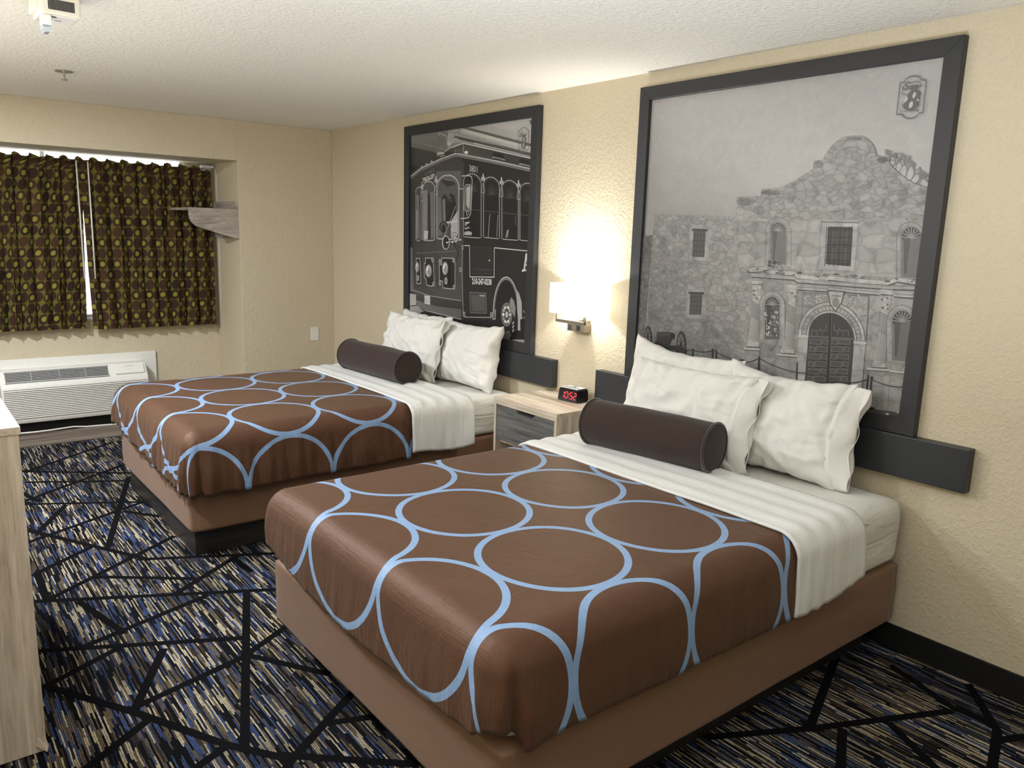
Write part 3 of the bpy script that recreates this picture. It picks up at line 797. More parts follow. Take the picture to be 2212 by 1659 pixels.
link('peeling_edge', D_(bm), M_LWOOD_Z, ds)

# ---------------------------------------------------------------- ceiling alarm box at the upper left
cb = empty('ceiling_alarm', (3.72, -2.62, H), 'cream slotted alarm box with clear lens hanging from the ceiling', 'alarm')
pa = on_plane(90, 27, 2, 2.352); pb = on_plane(175, 42, 2, 2.352)
dv = (pb-pa); WB = dv.length; cb.location = (pa.x, pa.y, H); cb.rotation_euler = (0, 0, math.atan2(dv.y, dv.x))
hb = 2.352-H
bm = bmesh.new(); box(bm, 0, WB, 0, .155, hb, -.0, bev=.006); box(bm, -.012, WB+.012, .05, .16, hb+.018, 0, bev=.004)
link('housing', bm, M_CREAMPL, cb)
bm = bmesh.new()
for i in range(20):
    x = .022+i*(WB-.040)/20; box(bm, x, x+.0032, -.0015, .002, hb+.017, hb+.052)
link('vent_slots', bm, M_DARK, cb)
bm = bmesh.new(); box(bm, .034, WB-.008, .012, .135, hb-.003, hb+.001, bev=.001); link('bottom_plate', bm, M_WHITEPL, cb)
bm = bmesh.new(); box(bm, .034, .050, .016, .022, hb-.0045, hb-.002); cyl(bm, (.042, .02, hb-.0045), (.042, .02, hb-.002), .006); link('sensor_hole', bm, M_DARK, cb)
bm = bmesh.new()
for i in range(8): box(bm, .055+i*.0026, .0566+i*.0026, .07, .08, hb-.0045, hb-.003)
link('bottom_vents', bm, M_GREYPL, cb)
bm = bmesh.new(); box(bm, .002, .032, .01, .06, hb-.036, hb, bev=.003); link('lens_holder', bm, M_WHITEPL, cb)
t = NT('clear_lens_plastic'); t.base(rgb(215, 225, 232)).set(Roughness=.08, Transmission_Weight=.6, IOR=1.4)
bm = bmesh.new(); prism(bm, [(.003, hb-.036), (.031, hb-.036), (.031, hb-.050), (.024, hb-.060), (.010, hb-.060), (.003, hb-.050)], 'y', .012, .058)
link('clear_lens', bm, t.m, cb)

# ---------------------------------------------------------------- framed prints
class Art:
    "flat printed artwork: thin layers of grey on one sheet, z order by build order"
    def __init__(s, fn, y): s.fn = fn; s.y = y; s.k = 0; s.bm = bmesh.new(); s.c = s.bm.loops.layers.float_color.new('Col')
    def face(s, pts, shade, mi=0, raw=False, y=None):
        s_y = s.y-s.k*5e-6 if y is None else y
        vs = []
        for p in pts:
            q = p if raw else s.fn(*p); vs.append(s.bm.verts.new((min(max(q[0], s.lim[0]), s.lim[1]), s_y, min(max(q[1], s.lim[2]), s.lim[3]))))
        try: f = s.bm.faces.new(vs)
        except ValueError: return
        f.material_index = mi
        for i, lp in enumerate(f.loops):
            g = shade[min(i, len(shade)-1)] if isinstance(shade, (list, tuple)) else shade
            l = lin(g)*.85; lp[s.c] = (l, l*.975, l*.955, 1)
    def poly(s, pts, shade, mi=0): s.k += 1; s.face(pts, shade, mi)
    def line(s, pts, w, shade, mi=0, closed=False):
        s.k += 1
        P = [Vector(s.fn(*p)) for p in pts]
        if closed: P.append(P[0])
        w = w*s.unit/2
        for a, b in zip(P[:-1], P[1:]):
            if (b-a).length < 1e-6: continue
            s.k += .4
            t = (b-a).normalized(); n = Vector((-t.y, t.x))*w; a2 = a-t*w*.5; b2 = b+t*w*.5
            s.face([a2-n, b2-n, b2+n, a2+n], shade, mi, raw=True)
    def ell(s, cx, cy, rx, ry, shade, n=28, a0=0, a1=360, mi=0, skew=0):
        s.poly([(cx+rx*math.cos(math.radians(a0+(a1-a0)*i/n))+skew*ry*math.sin(math.radians(a0+(a1-a0)*i/n)), cy-ry*math.sin(math.radians(a0+(a1-a0)*i/n))) for i in range(n+(0 if a1-a0 == 360 else 1))], shade, mi)
    def arc(s, cx, cy, rx, ry, a0, a1, w, shade, n=20):
        s.line([(cx+rx*math.cos(math.radians(a0+(a1-a0)*i/n)), cy-ry*math.sin(math.radians(a0+(a1-a0)*i/n))) for i in range(n+1)], w, shade)
    def arch(s, x0, x1, ytop, ybot, shade, skew=0, n=14, yb2=None, mi=0, line=0):
        "arched opening; skew lifts/lowers the right side"
        cx = (x0+x1)/2; rx = (x1-x0)/2; ry = rx*1.15; pts = [(x0, ybot)]
        for i in range(n+1):
            a = PI-PI*i/n; xx = cx+rx*math.cos(a); pts.append((xx, ytop+ry-ry*math.sin(a)+skew*(xx-cx)/rx))
        pts.append((x1, (yb2 if yb2 is not None else ybot+skew)))
        if line: s.line(pts, line, shade)
        else: s.poly(pts, shade, mi)
    def text(s, txt, quad, shade, bold=.0, sq=1.0):
        cu = bpy.data.curves.new('t', 'FONT'); cu.body = txt; cu.offset = bold; cu.resolution_u = 3
        o = bpy.data.objects.new('t', cu); C.objects.link(o); bpy.context.view_layer.update()
        dg = bpy.context.evaluated_depsgraph_get(); me = bpy.data.meshes.new_from_object(o.evaluated_get(dg))
        xs = [v.co.x for v in me.vertices]; ys = [v.co.y for v in me.vertices]
        x0, x1, y0, y1 = min(xs), max(xs), min(ys), max(ys)
        s.k += 1; TL, TR, BR, BL = [Vector(q) for q in quad]
        for p in me.polygons:
            pts = []
            for vi in p.vertices:
                c = me.vertices[vi].co; a = (c.x-x0)/(x1-x0); b = (c.y-y0)/(y1-y0)
                pts.append(tuple((BL*(1-a)+BR*a)*(1-b)+(TL*(1-a)+TR*a)*b))
            s.face(pts, shade)
        bpy.data.objects.remove(o); bpy.data.meshes.remove(me)
def print_mat(name, stone):
    t = NT(name); t.set(Roughness=.42, Specular_IOR_Level=.35)
    at = t.new('Attribute'); at.attribute_name = 'Col'
    v = t.coord('Object')
    fine = t.noise(v, 220, 2); med = t.noise(v, 18, 5, .6, .8)
    if stone:
        vd = t.new('VectorMath', operation='ADD')
        wob = t.new('TexNoise'); t.lk(v, wob.inputs['Vector']); wob.inputs['Scale'].default_value = 14
        sc_ = t.new('VectorMath', operation='SCALE'); t.lk(wob.outputs['Color'], sc_.inputs[0]); sc_.inputs['Scale'].default_value = .035
        t.lk(v, vd.inputs[0]); t.lk(sc_.outputs[0], vd.inputs[1])
        mp = t.new('Mapping'); mp.inputs['Scale'].default_value = (24, .01, 44) if stone == 1 else (12, .01, 20); t.lk(vd.outputs[0], mp.inputs[0])
        vo = t.new('TexVoronoi', feature='DISTANCE_TO_EDGE'); vo.inputs['Scale'].default_value = 1; vo.inputs['Randomness'].default_value = 1 if stone == 1 else .45; t.lk(mp.outputs[0], vo.inputs['Vector'])
        vc = t.new('TexVoronoi'); vc.inputs['Scale'].default_value = 1; vc.inputs['Randomness'].default_value = 1 if stone == 1 else .45; t.lk(mp.outputs[0], vc.inputs['Vector'])
        edge = t.ramp(vo.outputs['Distance'], [(.0, .72 if stone == 1 else .80), (.09, .97), (.3, 1.05)])
        tint = t.ramp(vc.outputs['Color'], [(.2, .88), (.8, 1.12)])
        blot = t.ramp(med, [(.3, .68), (.48, .98), (.7, 1.12)])
        c = t.mix(1.0, at.outputs['Color'], edge, 'MULTIPLY'); c = t.mix(1.0, c, tint, 'MULTIPLY'); c = t.mix(1.0, c, blot, 'MULTIPLY')
    else:
        c = t.mix(1.0, at.outputs['Color'], t.ramp(med, [(.3, .93), (.7, 1.05)]), 'MULTIPLY')
    c = t.mix(1.0, c, t.ramp(fine, [(.3, .95), (.7, 1.05)]), 'MULTIPLY')
    t.base(c); return t.m
MP = [print_mat('print_ink', 0), print_mat('print_rubble_stone', 1), print_mat('print_dressed_stone', 2)]
def frame(x0, x1, z0, z1, w, label, art, glass=False):
    e = empty('framed_print', ((x0+x1)/2, 0, z0), label, 'picture')
    T = Vector(((x0+x1)/2, 0, z0))
    for n, pts in (('left', [(x0, z0), (x0+w, z0+w), (x0+w, z1-w), (x0, z1)]), ('r', [(x1, z0), (x1, z1), (x1-w, z1-w), (x1-w, z0+w)]),
                   ('t', [(x0, z1), (x0+w, z1-w), (x1-w, z1-w), (x1, z1)]), ('b', [(x0, z0), (x1, z0), (x1-w, z0+w), (x0+w, z0+w)])):
        bm = bmesh.new(); prism(bm, pts, 'y', -.037, -.001)
        bmesh.ops.bevel(bm, geom=[ed for ed in bm.edges if all(v.co.y < -.03 for v in ed.verts)], offset=.0015, segments=1, affect='EDGES')
        bmesh.ops.translate(bm, verts=bm.verts[:], vec=-T); link('frame_rail', bm, M_FRAME, e)
    bm = art.bm; bmesh.ops.translate(bm, verts=bm.verts[:], vec=-T)
    link('printed_picture', bm, MP, e)
    return e
YP = -.0150
def bigf(x, y):
    p = on_plane(1340+x*.36166, 60+y*.36166, 1, YP-.004); return (p.x, p.z)
A = Art(bigf, YP); A.unit = .00092; A.lim = (3.595, 5.074, .928, 2.338)
# sky
bx0, bx1, bz0, bz1 = 3.60, 5.07, .93, 2.34
n = 12
for i in range(n):
    for j in range(n):
        a0, a1, b0, b1 = i/n, (i+1)/n, j/n, (j+1)/n
        def sk(a, b): return 174-20*math.exp(-((b-.5)/.25)**2)*(1-a)+6*a+8*math.sin(a*5+b*7)
        f = [(bx0+(bx1-bx0)*a, bz0+(bz1-bz0)*b) for a, b in ((a0, b0), (a1, b0), (a1, b1), (a0, b1))]
        A.face(f, [sk(a0, b0), sk(a1, b0), sk(a1, b1), sk(a0, b1)], 0, raw=True)
# bare tree behind the roof
rnd = random.Random(4)
def branch(x, y, a, L, d):
    x2 = x+math.cos(a)*L; y2 = y-math.sin(a)*L; A.line([(x, y), (x2, y2)], 1.4+d*.7, 132)
    if d > 0:
        for _ in range(3): branch(x2, y2, a+rnd.uniform(-.75, .75), L*rnd.uniform(.55, .8), d-1)
for (x, y, a, L) in ((1640, 860, 1.4, 42), (1660, 870, 1.1, 45), (1700, 895, 1.3, 40), (1730, 915, 1.0, 40), (1765, 930, .9, 32), (1620, 840, 1.0, 40), (1600, 800, 1.3, 26), (1780, 940, 1.2, 30)): branch(x, y, a, L, 4)
roof = [(197, 1237), (205, 1118), (270, 1117), (290, 1125), (420, 1124), (540, 1125), (690, 1132), (698, 1012), (838, 1008), (848, 965), (940, 958), (990, 940), (1040, 915), (1095, 880), (1148, 848), (1158, 795), (1213, 788), (1228, 755), (1245, 730), (1268, 700), (1300, 675), (1325, 658), (1355, 650), (1400, 646), (1445, 647), (1470, 660), (1490, 675), (1508, 695), (1522, 722), (1532, 762), (1608, 775), (1606, 805), (1640, 845), (1680, 880), (1720, 908), (1750, 925), (1800, 942), (1880, 962)]
A.poly([(70, 1248), (197, 1237), (180, 1700), (150, 1990), (40, 2080)], 104, 1)
A.poly(roof+[(1860, 1200), (1650, 2450), (1000, 2380), (130, 2080), (160, 1700)], 150, 1)
A.poly([(197, 1237), (205, 1118), (690, 1132), (690, 1500), (740, 1900), (700, 2200), (130, 2080), (165, 1700)], [132, 140, 146, 150, 142, 112, 104, 118], 1)
A.poly([(150, 1990), (740, 2010), (1060, 2160), (1000, 2380), (60, 2080)], [108, 112, 126, 110, 96], 1)
# dark weathered stains under the roof edge
for (x, y, rx, ry, g) in ((760, 1040, 50, 22, 124), (900, 985, 60, 16, 120), (1020, 1020, 25, 30, 136), (1400, 662, 45, 10, 120), (1190, 815, 25, 20, 132), (1570, 790, 34, 18, 108), (830, 1090, 40, 25, 136)): A.ell(x, y, rx, ry, g, mi=1)
# dressed ashlar band
A.poly([(680, 1140), (1835, 1150), (1780, 1500), (780, 1440), (690, 1420)], [150, 162, 158, 160, 150], 2)
A.poly([(790, 1500), (1775, 1550), (1700, 2330), (1380, 2230), (740, 2120), (760, 1800)], [150, 156, 150, 138, 128, 140], 2)
def nwin(x0, x1, y0, y1, sk, bars=3):
    A.poly([(x0-22, y0-14), (x1+22, y0-10), (x1+18, y1+24), (x0-26, y1+20)], 152, 2)
    A.poly([(x0, y0), (x1, y0+sk*.2), (x1-sk, y1), (x0-sk, y1-sk*.2)], 74)
    for i in range(1, bars+1):
        f = i/(bars+1); xa = x0+(x1-x0)*f; A.line([(xa, y0), (xa-sk, y1)], 3, 100)
    for i in range(1, 5):
        yy = y0+(y1-y0)*i/5; A.line([(x0-sk*i/5, yy), (x1-sk*i/5, yy)], 3, 52)
    A.line([(x0-8, y0), (x1+8, y0+3)], 12, 60)
nwin(440, 512, 1206, 1370, 8); nwin(420, 492, 1583, 1714, 6)
# main window
A.poly([(1200, 1140), (1430, 1150), (1400, 1450), (1180, 1440)], 168, 2)
A.line([(1200, 1160), (1430, 1165)], 5, 110); A.line([(1205, 1140), (1185, 1435)], 3, 118); A.line([(1430, 1150), (1402, 1445)], 3, 118)
A.poly([(1243, 1188), (1392, 1190), (1378, 1425), (1228, 1412)], 62)
for (a, b, c, d) in ((1258, 1205, 1312, 1290), (1325, 1205, 1378, 1290), (1252, 1305, 1306, 1395), (1320, 1305, 1370, 1400)):
    A.poly([(a, b), (c, b), (c-5, d), (a-5, d)], 80); A.line([(a+8, b+8), (c-8, b+8), (c-12, d-8), (a+2, d-8)], 3, 52, closed=True)
for i in range(6): A.line([(1236+i*27, 1188), (1222+i*27, 1425)], 3, 44)
for i in range(5): A.line([(1236-i*3, 1205+i*46), (1390-i*3, 1207+i*46)], 3, 44)
def niche(x0, x1, yt, yb, fan=True, dark=92, ring=30, sk=0):
    A.arch(x0-ring, x1+ring, yt-ring, yb, 158, sk, mi=2); A.arch(x0-ring, x1+ring, yt-ring, yb, 112, sk, line=3); A.arch(x0-6, x1+6, yt-8, yb, 122, sk, line=3)
    A.arch(x0, x1, yt, yb, dark+22, sk)
    cx = (x0+x1)/2; r = (x1-x0)/2
    A.ell(cx, yt+r*1.15, r, r*1.15, dark-14, a0=0, a1=180)
    for i in range(9):
        a = math.radians(8+i*20.5); A.line([(cx, yt+r*1.15), (cx+math.cos(a)*r*.96, yt+r*1.15-math.sin(a)*r*1.08)], 4, 146)
    A.poly([(x0, yt+r*1.15), (x0+r*.9, yt+r*1.15), (x0+r*.5, yb-30), (x0+4, yb)], dark)
    A.line([(x0+8, yt+r*1.4), (x0+10, yb-8)], 4, 132)
niche(900, 992, 1162, 1415); niche(1682, 1800, 1190, 1490, sk=8)
for i in range(26): A.ell(890+rnd.uniform(0, 90), 1412+rnd.uniform(-22, 22), rnd.uniform(4, 12), rnd.uniform(3, 9), rnd.choice((70, 96, 120)), n=8)
# cornice
def band(pts, h, g, gd=86):
    A.poly([*pts, *[(x-2, y+h) for x, y in pts[::-1]]], g, 2)
    A.line([(x-2, y+h) for x, y in pts], 6, gd); A.line(pts, 3, 120)
C1 = [(770, 1432), (870, 1428), (895, 1445), (1040, 1452), (1060, 1470), (1240, 1488), (1250, 1478), (1380, 1495), (1600, 1510), (1660, 1490), (1785, 1510)]
band(C1, 30, 176)
band([(790, 1466), (1040, 1484), (1060, 1500), (1600, 1540), (1775, 1545)], 24, 160)
band([(790, 1508), (855, 1508)], 26, 170); band([(1005, 1532), (1060, 1536)], 26, 170); band([(1060, 1548), (1240, 1560), (1250, 1550), (1380, 1566), (1550, 1580)], 18, 166); band([(1560, 1560), (1630, 1566)], 34, 170); band([(1640, 1590), (1765, 1600)], 18, 166)
for i in range(30):
    x = 765+rnd.random()*1010; A.ell(x, 1437+(x-765)*.075+rnd.uniform(-6, 22), rnd.uniform(6, 22), rnd.uniform(3, 8), rnd.choice((80, 96, 110)), n=9)
def column(xt, xb, w, yt, yb):
    A.poly([(xt-w*.62, yt), (xt+w*.62, yt), (xt+w*.5, yt+90), (xt-w*.5, yt+90)], 158, 2)
    for i in range(10): A.ell(xt+rnd.uniform(-w*.4, w*.4), yt+rnd.uniform(15, 80), 9, 7, rnd.choice((112, 180, 186)), n=8)
    ym = yt+(yb-yt)*.42
    A.poly([(xt-w*.5, yt+90), (xt+w*.5, yt+90), (xb+w*.62, yb-30), (xb-w*.62, yb-30)], [186, 150, 140, 178])
    for i in range(11):
        y = yt+95+i*(ym-yt-60)/11; f = (y-yt)/(yb-yt); x = xt+(xb-xt)*f; A.line([(x-w*.5, y), (x+w*.5, y+32)], 4, 112)
    for i in range(6):
        o = -w*.45+w*.9*i/5; A.line([(xt+(xb-xt)*.5+o, ym+30), (xb+o, yb-40)], 3, 122)
    A.poly([(xb-w*.72, yb-30), (xb+w*.72, yb-26), (xb+w*.78, yb), (xb-w*.78, yb-5)], 180, 2); A.line([(xb-w*.8, yb), (xb+w*.85, yb+3)], 5, 90)
column(818, 796, 48, 1535, 1905); column(1030, 1000, 50, 1550, 1945); column(1588, 1550, 54, 1600, 2030)
niche(866, 954, 1606, 1860, dark=70, ring=32); niche(1628, 1744, 1690, 1985, dark=84, ring=34, sk=6)
for i in range(50): A.ell(870+rnd.uniform(0, 78), 1690+rnd.uniform(0, 150), rnd.uniform(3, 10), rnd.uniform(3, 9), rnd.choice((130, 150, 60, 176)), n=7)
A.poly([(850, 1862), (950, 1866), (900, 1935)], 148, 2)
for i in range(5): A.line([(862+i*19, 1868), (900, 1930)], 3, 100)
A.poly([(1615, 1985), (1712, 1992), (1665, 2060)], 140, 2)
# pedestals
for q in ([(745, 1915), (835, 1920), (822, 2110), (735, 2090)], [(940, 1950), (1060, 1960), (1045, 2200), (930, 2160)], [(1478, 2035), (1615, 2045), (1600, 2290), (1490, 2270)], [(1615, 2050), (1710, 2060), (1690, 2300), (1605, 2290)]):
    A.poly(q, 142, 2); A.line(q[:2], 8, 176); A.line([(q[0][0], q[0][1]+10), (q[1][0], q[1][1]+10)], 4, 88)
# door surround
A.poly([(1090, 1580), (1490, 1600), (1470, 1900), (1075, 1850)], 146, 2)
A.line([(1095, 1582), (1488, 1602)], 4, 96); A.line([(1095, 1582), (1080, 1840)], 4, 110); A.line([(1488, 1602), (1470, 1890)], 4, 110)
for i in range(160):
    x = 1105+rnd.random()*370; y = 1595+rnd.random()*150
    A.ell(x, y, rnd.uniform(3, 9), rnd.uniform(2, 6), rnd.choice((116, 176, 126, 184)), n=6)
def ringarch(cx, cy, r0, r1, ry0, ry1, g, n=22):
    o = [(cx+r1*math.cos(PI*i/n), cy-ry1*math.sin(PI*i/n)+14*math.cos(PI*i/n)) for i in range(n+1)]; q = [(cx+r0*math.cos(PI*i/n), cy-ry0*math.sin(PI*i/n)+14*math.cos(PI*i/n)) for i in range(n+1)]
    A.k += 1
    for i in range(n): A.face([o[i], o[i+1], q[i+1], q[i]], g, 2)
    A.line(o, 4, 100); A.line(q, 4, 92)
ringarch(1266, 1850, 136, 200, 146, 212, 168); ringarch(1266, 1850, 150, 178, 160, 190, 150)
for i in range(24):
    a = PI*i/23; A.line([(1266+152*math.cos(a), 1850-162*math.sin(a)), (1266+176*math.cos(a), 1850-188*math.sin(a))], 4, 120)
A.poly([(1070, 1840), (1128, 1840), (1102, 2170), (1050, 2150)], 160, 2); A.poly([(1402, 1870), (1470, 1880), (1440, 2240), (1374, 2215)], 158, 2)
A.line([(1066, 1840), (1134, 1842)], 9, 180); A.line([(1398, 1878), (1474, 1884)], 9, 180)
A.poly([(1245, 1570), (1342, 1576), (1326, 1640), (1290, 1695), (1258, 1650)], 172, 2); A.line([(1245, 1570), (1342, 1576), (1326, 1640), (1290, 1695), (1258, 1650)], 5, 86, closed=True)
A.ell(1292, 1640, 22, 30, 130, n=10); A.line([(1270, 1600), (1322, 1603)], 5, 110)
# door
dp = [(1130, 1840)]+[(1264+134*math.cos(PI-PI*i/18), 1848-142*math.sin(PI*i/18)+14*math.cos(PI-PI*i/18)) for i in range(1, 18)]+[(1398, 1866), (1368, 2260), (1100, 2200)]
A.poly(dp, 64)
def dpan(x, y, w, h):
    f = (y-1850)/350*-26; q = [(x+f, y), (x+w+f, y+6), (x+w+f-4, y+h+6), (x+f-4, y+h)]
    A.poly(q, 76); A.line(q, 5, 98, closed=True); A.line([(q[3][0], q[3][1]+5), (q[2][0], q[2][1]+5)], 4, 34)
for r_ in range(7):
    y = 1858+r_*44
    for (x, w) in (((1140, 30), (1178, 66)) if r_ % 2 else ((1140, 66), (1214, 30)))+(((1272, 66), (1346, 30)) if r_ % 2 else ((1272, 30), (1310, 66))): dpan(x+2, y, w, 30)
for i in range(3):
    for sgn in (-1, 1):
        cx_ = 1258+sgn*(24+i*32); A.line([(cx_, 1770+i*22), (cx_, 1808), (cx_+sgn*22, 1808), (cx_+sgn*22, 1838)], 6, 92)
A.line([(1130, 1842), (1398, 1858)], 7, 98); A.line([(1262, 1712), (1244, 2230)], 7, 38); A.line([(1268, 1712), (1250, 2230)], 3, 100)
for i in range(4):
    A.line([(1128+i*18, 2130), (1124+i*18, 2200)], 6, 92); A.line([(1270+i*20, 2140), (1264+i*20, 2220)], 6, 92)
# ground
A.poly([(1000, 2200), (1100, 2195), (1370, 2225), (1500, 2275), (1700, 2300), (1690, 2420), (1300, 2420), (950, 2330)], 84, 1)
A.poly([(40, 2010), (140, 1990), (160, 2060), (60, 2110)], 66)
A.ell(1600, 2306, 10, 5, 210); A.ell(1663, 2296, 5, 4, 200)
# cannon
for (x, y, rx, ry) in ((170, 1845, 20, 62), (368, 1895, 27, 82)):
    A.ell(x, y, rx, ry, 46); A.ell(x, y, rx*.74, ry*.82, 112)
    for i in range(6):
        a = PI*i/6; A.line([(x-rx*.8*math.cos(a), y-ry*.85*math.sin(a)), (x+rx*.8*math.cos(a), y+ry*.85*math.sin(a))], 4, 44)
    A.ell(x, y, rx*.3, ry*.2, 40)
A.poly([(225, 1820), (245, 1816), (305, 1818), (322, 1822), (329, 1838), (325, 1856), (308, 1862), (300, 1890), (262, 1908), (222, 1905), (212, 1885), (222, 1870)], 50)
A.ell(316, 1840, 11, 17, 34); A.line([(232, 1832), (300, 1832)], 4, 84)
A.poly([(140, 1882), (380, 1902), (392, 1925), (150, 1912)], 48); A.poly([(200, 1912), (292, 1922), (262, 1948), (235, 1945)], 46); A.line([(95, 1875), (150, 1885)], 6, 50)
A.poly([(330, 1920), (400, 1925), (385, 1990), (350, 1985)], 52)
# rope barriers
for q in (((438, 1920), (434, 2000)), ((556, 1925), (552, 2035)), ((578, 1925), (575, 2040)), ((729, 1985), (726, 2060)), ((834, 1965), (828, 2095)), ((1062, 2000), (1058, 2160)), ((1486, 2075), (1468, 2245)), ((1505, 2092), (1493, 2272))): A.line(q, 7, 46)
A.ell(729, 1986, 8, 9, 44); A.ell(556, 1924, 6, 7, 44); A.ell(438, 1920, 6, 7, 44); A.ell(1492, 2272, 34, 8, 40); A.ell(1507, 2090, 8, 9, 44)
def rope(a, b, sag): A.line([(a[0]+(b[0]-a[0])*i/10, a[1]+(b[1]-a[1])*i/10+sag*4*(i/10)*(1-i/10)) for i in range(11)], 4, 58)
rope((395, 1922), (438, 1924), 2); rope((438, 1924), (556, 1927), 10); rope((578, 1935), (729, 1990), 10); rope((729, 1990), (834, 1970), 14); rope((834, 1972), (1062, 2058), 12); rope((1062, 2058), (1180, 2050), 6); rope((1180, 2050), (1486, 2095), 46); rope((1505, 2100), (1720, 2145), 14)
# emblem
em = [(1677, 330), (1700, 330), (1712, 308), (1735, 295), (1765, 290), (1790, 296), (1806, 314), (1832, 317), (1812, 510), (1790, 510), (1775, 530), (1750, 543), (1722, 545), (1700, 536), (1688, 520), (1655, 520)]
A.line(em, 4, 104, closed=True)
G = 100
def stroke(pts, w=6, n=6):
    # smooth the control polyline
    P = [Vector(p) for p in pts]; out = []
    for i in range(len(P)-1):
        p0, p1, p2, p3 = P[max(0, i-1)], P[i], P[i+1], P[min(len(P)-1, i+2)]
        for j in range(n):
            t_ = j/n; out.append(tuple(.5*((2*p1)+(p2-p0)*t_+(2*p0-5*p1+4*p2-p3)*t_**2+(3*p1-p0-3*p2+p3)*t_**3)))
    out.append(tuple(P[-1])); return out
S_ = [[(1738, 333), (1728, 329), (1712, 336), (1708, 346), (1718, 353), (1722, 362), (1712, 371), (1697, 372), (1692, 362), (1698, 352)],
      [(1726, 350), (1723, 364), (1730, 367), (1742, 350), (1739, 363), (1745, 366)],
      [(1750, 350), (1742, 385), (1750, 352), (1762, 348), (1765, 356), (1757, 366), (1748, 364)],
      [(1765, 360), (1776, 357), (1779, 349), (1772, 347), (1767, 356), (1770, 366), (1780, 364)],
      [(1786, 350), (1783, 364), (1788, 352), (1797, 347), (1802, 350)],
      [(1740, 333), (1770, 325), (1792, 328), (1800, 338)],
      [(1692, 378), (1688, 392), (1700, 400), (1720, 402)]]
for k, s_ in enumerate(S_): A.line(stroke(s_), 4 if k < 5 else 2.5, G)
def eight(fn, cx, cy, sc, g, bg, w=1):
    def q(x, y): return (cx+(x-y*.28)*sc*w, cy+y*sc)
    def el(x, y, rx, ry, gg): fn.poly([q(x+rx*math.cos(2*PI*i/26), y+ry*math.sin(2*PI*i/26)) for i in range(26)], gg)
    el(-5, 3, 44, 36, bg); el(0, -30, 40, 32, g); el(-2, 32, 46, 36, g); fn.poly([q(-30, -20), q(30, -20), q(36, 20), q(-36, 20)], g)
    el(4, -30, 10, 20, bg); el(0, 32, 12, 23, bg)
    fn.poly([q(-44, -3), q(-30, 0), q(-42, 5)], bg); fn.poly([q(46, -4), q(30, 0), q(46, 4)], bg)
eight(A, 1750, 432, .92, G, 186)
A.line(stroke([(1690, 455), (1700, 480), (1725, 490), (1755, 484), (1778, 466)]), 3, G)
A.ell(1788, 463, 3, 3, G, n=8)
A.text('BY WYNDHAM', [(1681, 497), (1788, 490), (1787, 500), (1680, 508)], G, .012)
frame(3.5668, 5.1017, .8998, 2.3662, .0640, 'large framed black and white print of a stone mission facade', A)

def smf(x, y):
    p = on_plane(860+x*.16275, 210+y*.16275, 1, YP-.004); return (p.x, p.z)
T = Art(smf, YP); T.unit = .00068; T.lim = (1.289, 2.750, .928, 2.338)
T.face([(1.30, .92), (2.745, .92), (2.745, 2.34), (1.30, 2.34)], 58, raw=True)
# canopy and sky behind the roof
T.poly([(100, 480), (830, 330), (860, 620), (500, 740), (440, 720), (100, 660)], [140, 128, 118, 112, 104, 118])
T.poly([(690, 380), (1850, 180), (1850, 850), (870, 590), (700, 620)], [176, 190, 182, 160, 160])
T.poly([(1100, 340), (1850, 220), (1850, 560)], [196, 200, 176]); T.line([(180, 580), (600, 690)], 5, 150); T.line([(540, 640), (590, 700)], 4, 150)
for (a, b, c, d, w, g) in ((830, 390, 1800, 645, 22, 104), (850, 408, 1800, 662, 6, 70), (850, 440, 1800, 690, 30, 196), (740, 470, 1800, 760, 5, 110), (735, 520, 1800, 765, 22, 92), (800, 548, 1800, 790, 14, 66), (1000, 610, 1800, 800, 12, 206)): T.line([(a, b), (c, d)], w, g)
T.poly([(1735, 245), (1800, 232), (1800, 375), (1750, 365), (1735, 330)], 120); T.line([(1740, 290), (1800, 280)], 18, 200)
T.poly([(100, 655), (440, 720), (500, 850), (300, 1000), (100, 1100)], [70, 66, 60, 56, 58]); T.poly([(100, 895), (290, 925), (100, 1010)], 40)
T.poly([(100, 1080), (240, 1100), (240, 1950), (100, 1950)], 50)
for y in (1250, 1300, 1480, 1530, 1660): T.line([(100, y), (225, y+14)], 14 if y in (1250, 1530) else 6, 128)
T.poly([(100, 1960), (232, 2040), (232, 2600), (100, 2560)], 118)
for i in range(6): T.line([(160+i*14, 1985+i*9), (160+i*14, 2460)], 4, 90)
# lamp column
T.poly([(662, 400), (722, 395), (706, 600), (645, 600)], 168)
for i in range(4): T.line([(676+i*12, 410), (660+i*11, 590)], 4, 110 if i % 2 else 205)
T.poly([(640, 600), (712, 600), (690, 640), (650, 640)], 190); T.poly([(652, 640), (686, 640), (680, 700), (648, 700)], 150)
for sgn, x0, x1 in ((-1, 655, 545), (1, 715, 800)):
    T.line([(x0, 590), (x0+sgn*18, 520), (x1, 470)], 9, 190); T.line([(x0, 560), (x0+sgn*30, 500), (x1+sgn*-10, 455)], 4, 70)
    T.line([(x1+sgn*10, 410), (x1+sgn*6, 500)], 22, 176); T.line([(x1+sgn*2, 420), (x1, 500)], 6, 80); T.line([(x1, 500), (x1-2, 545)], 8, 120); T.ell(x1-2, 545, 7, 9, 70)
T.line([(530, 440), (820, 480)], 8, 140); T.line([(610, 430), (830, 400)], 8, 190)
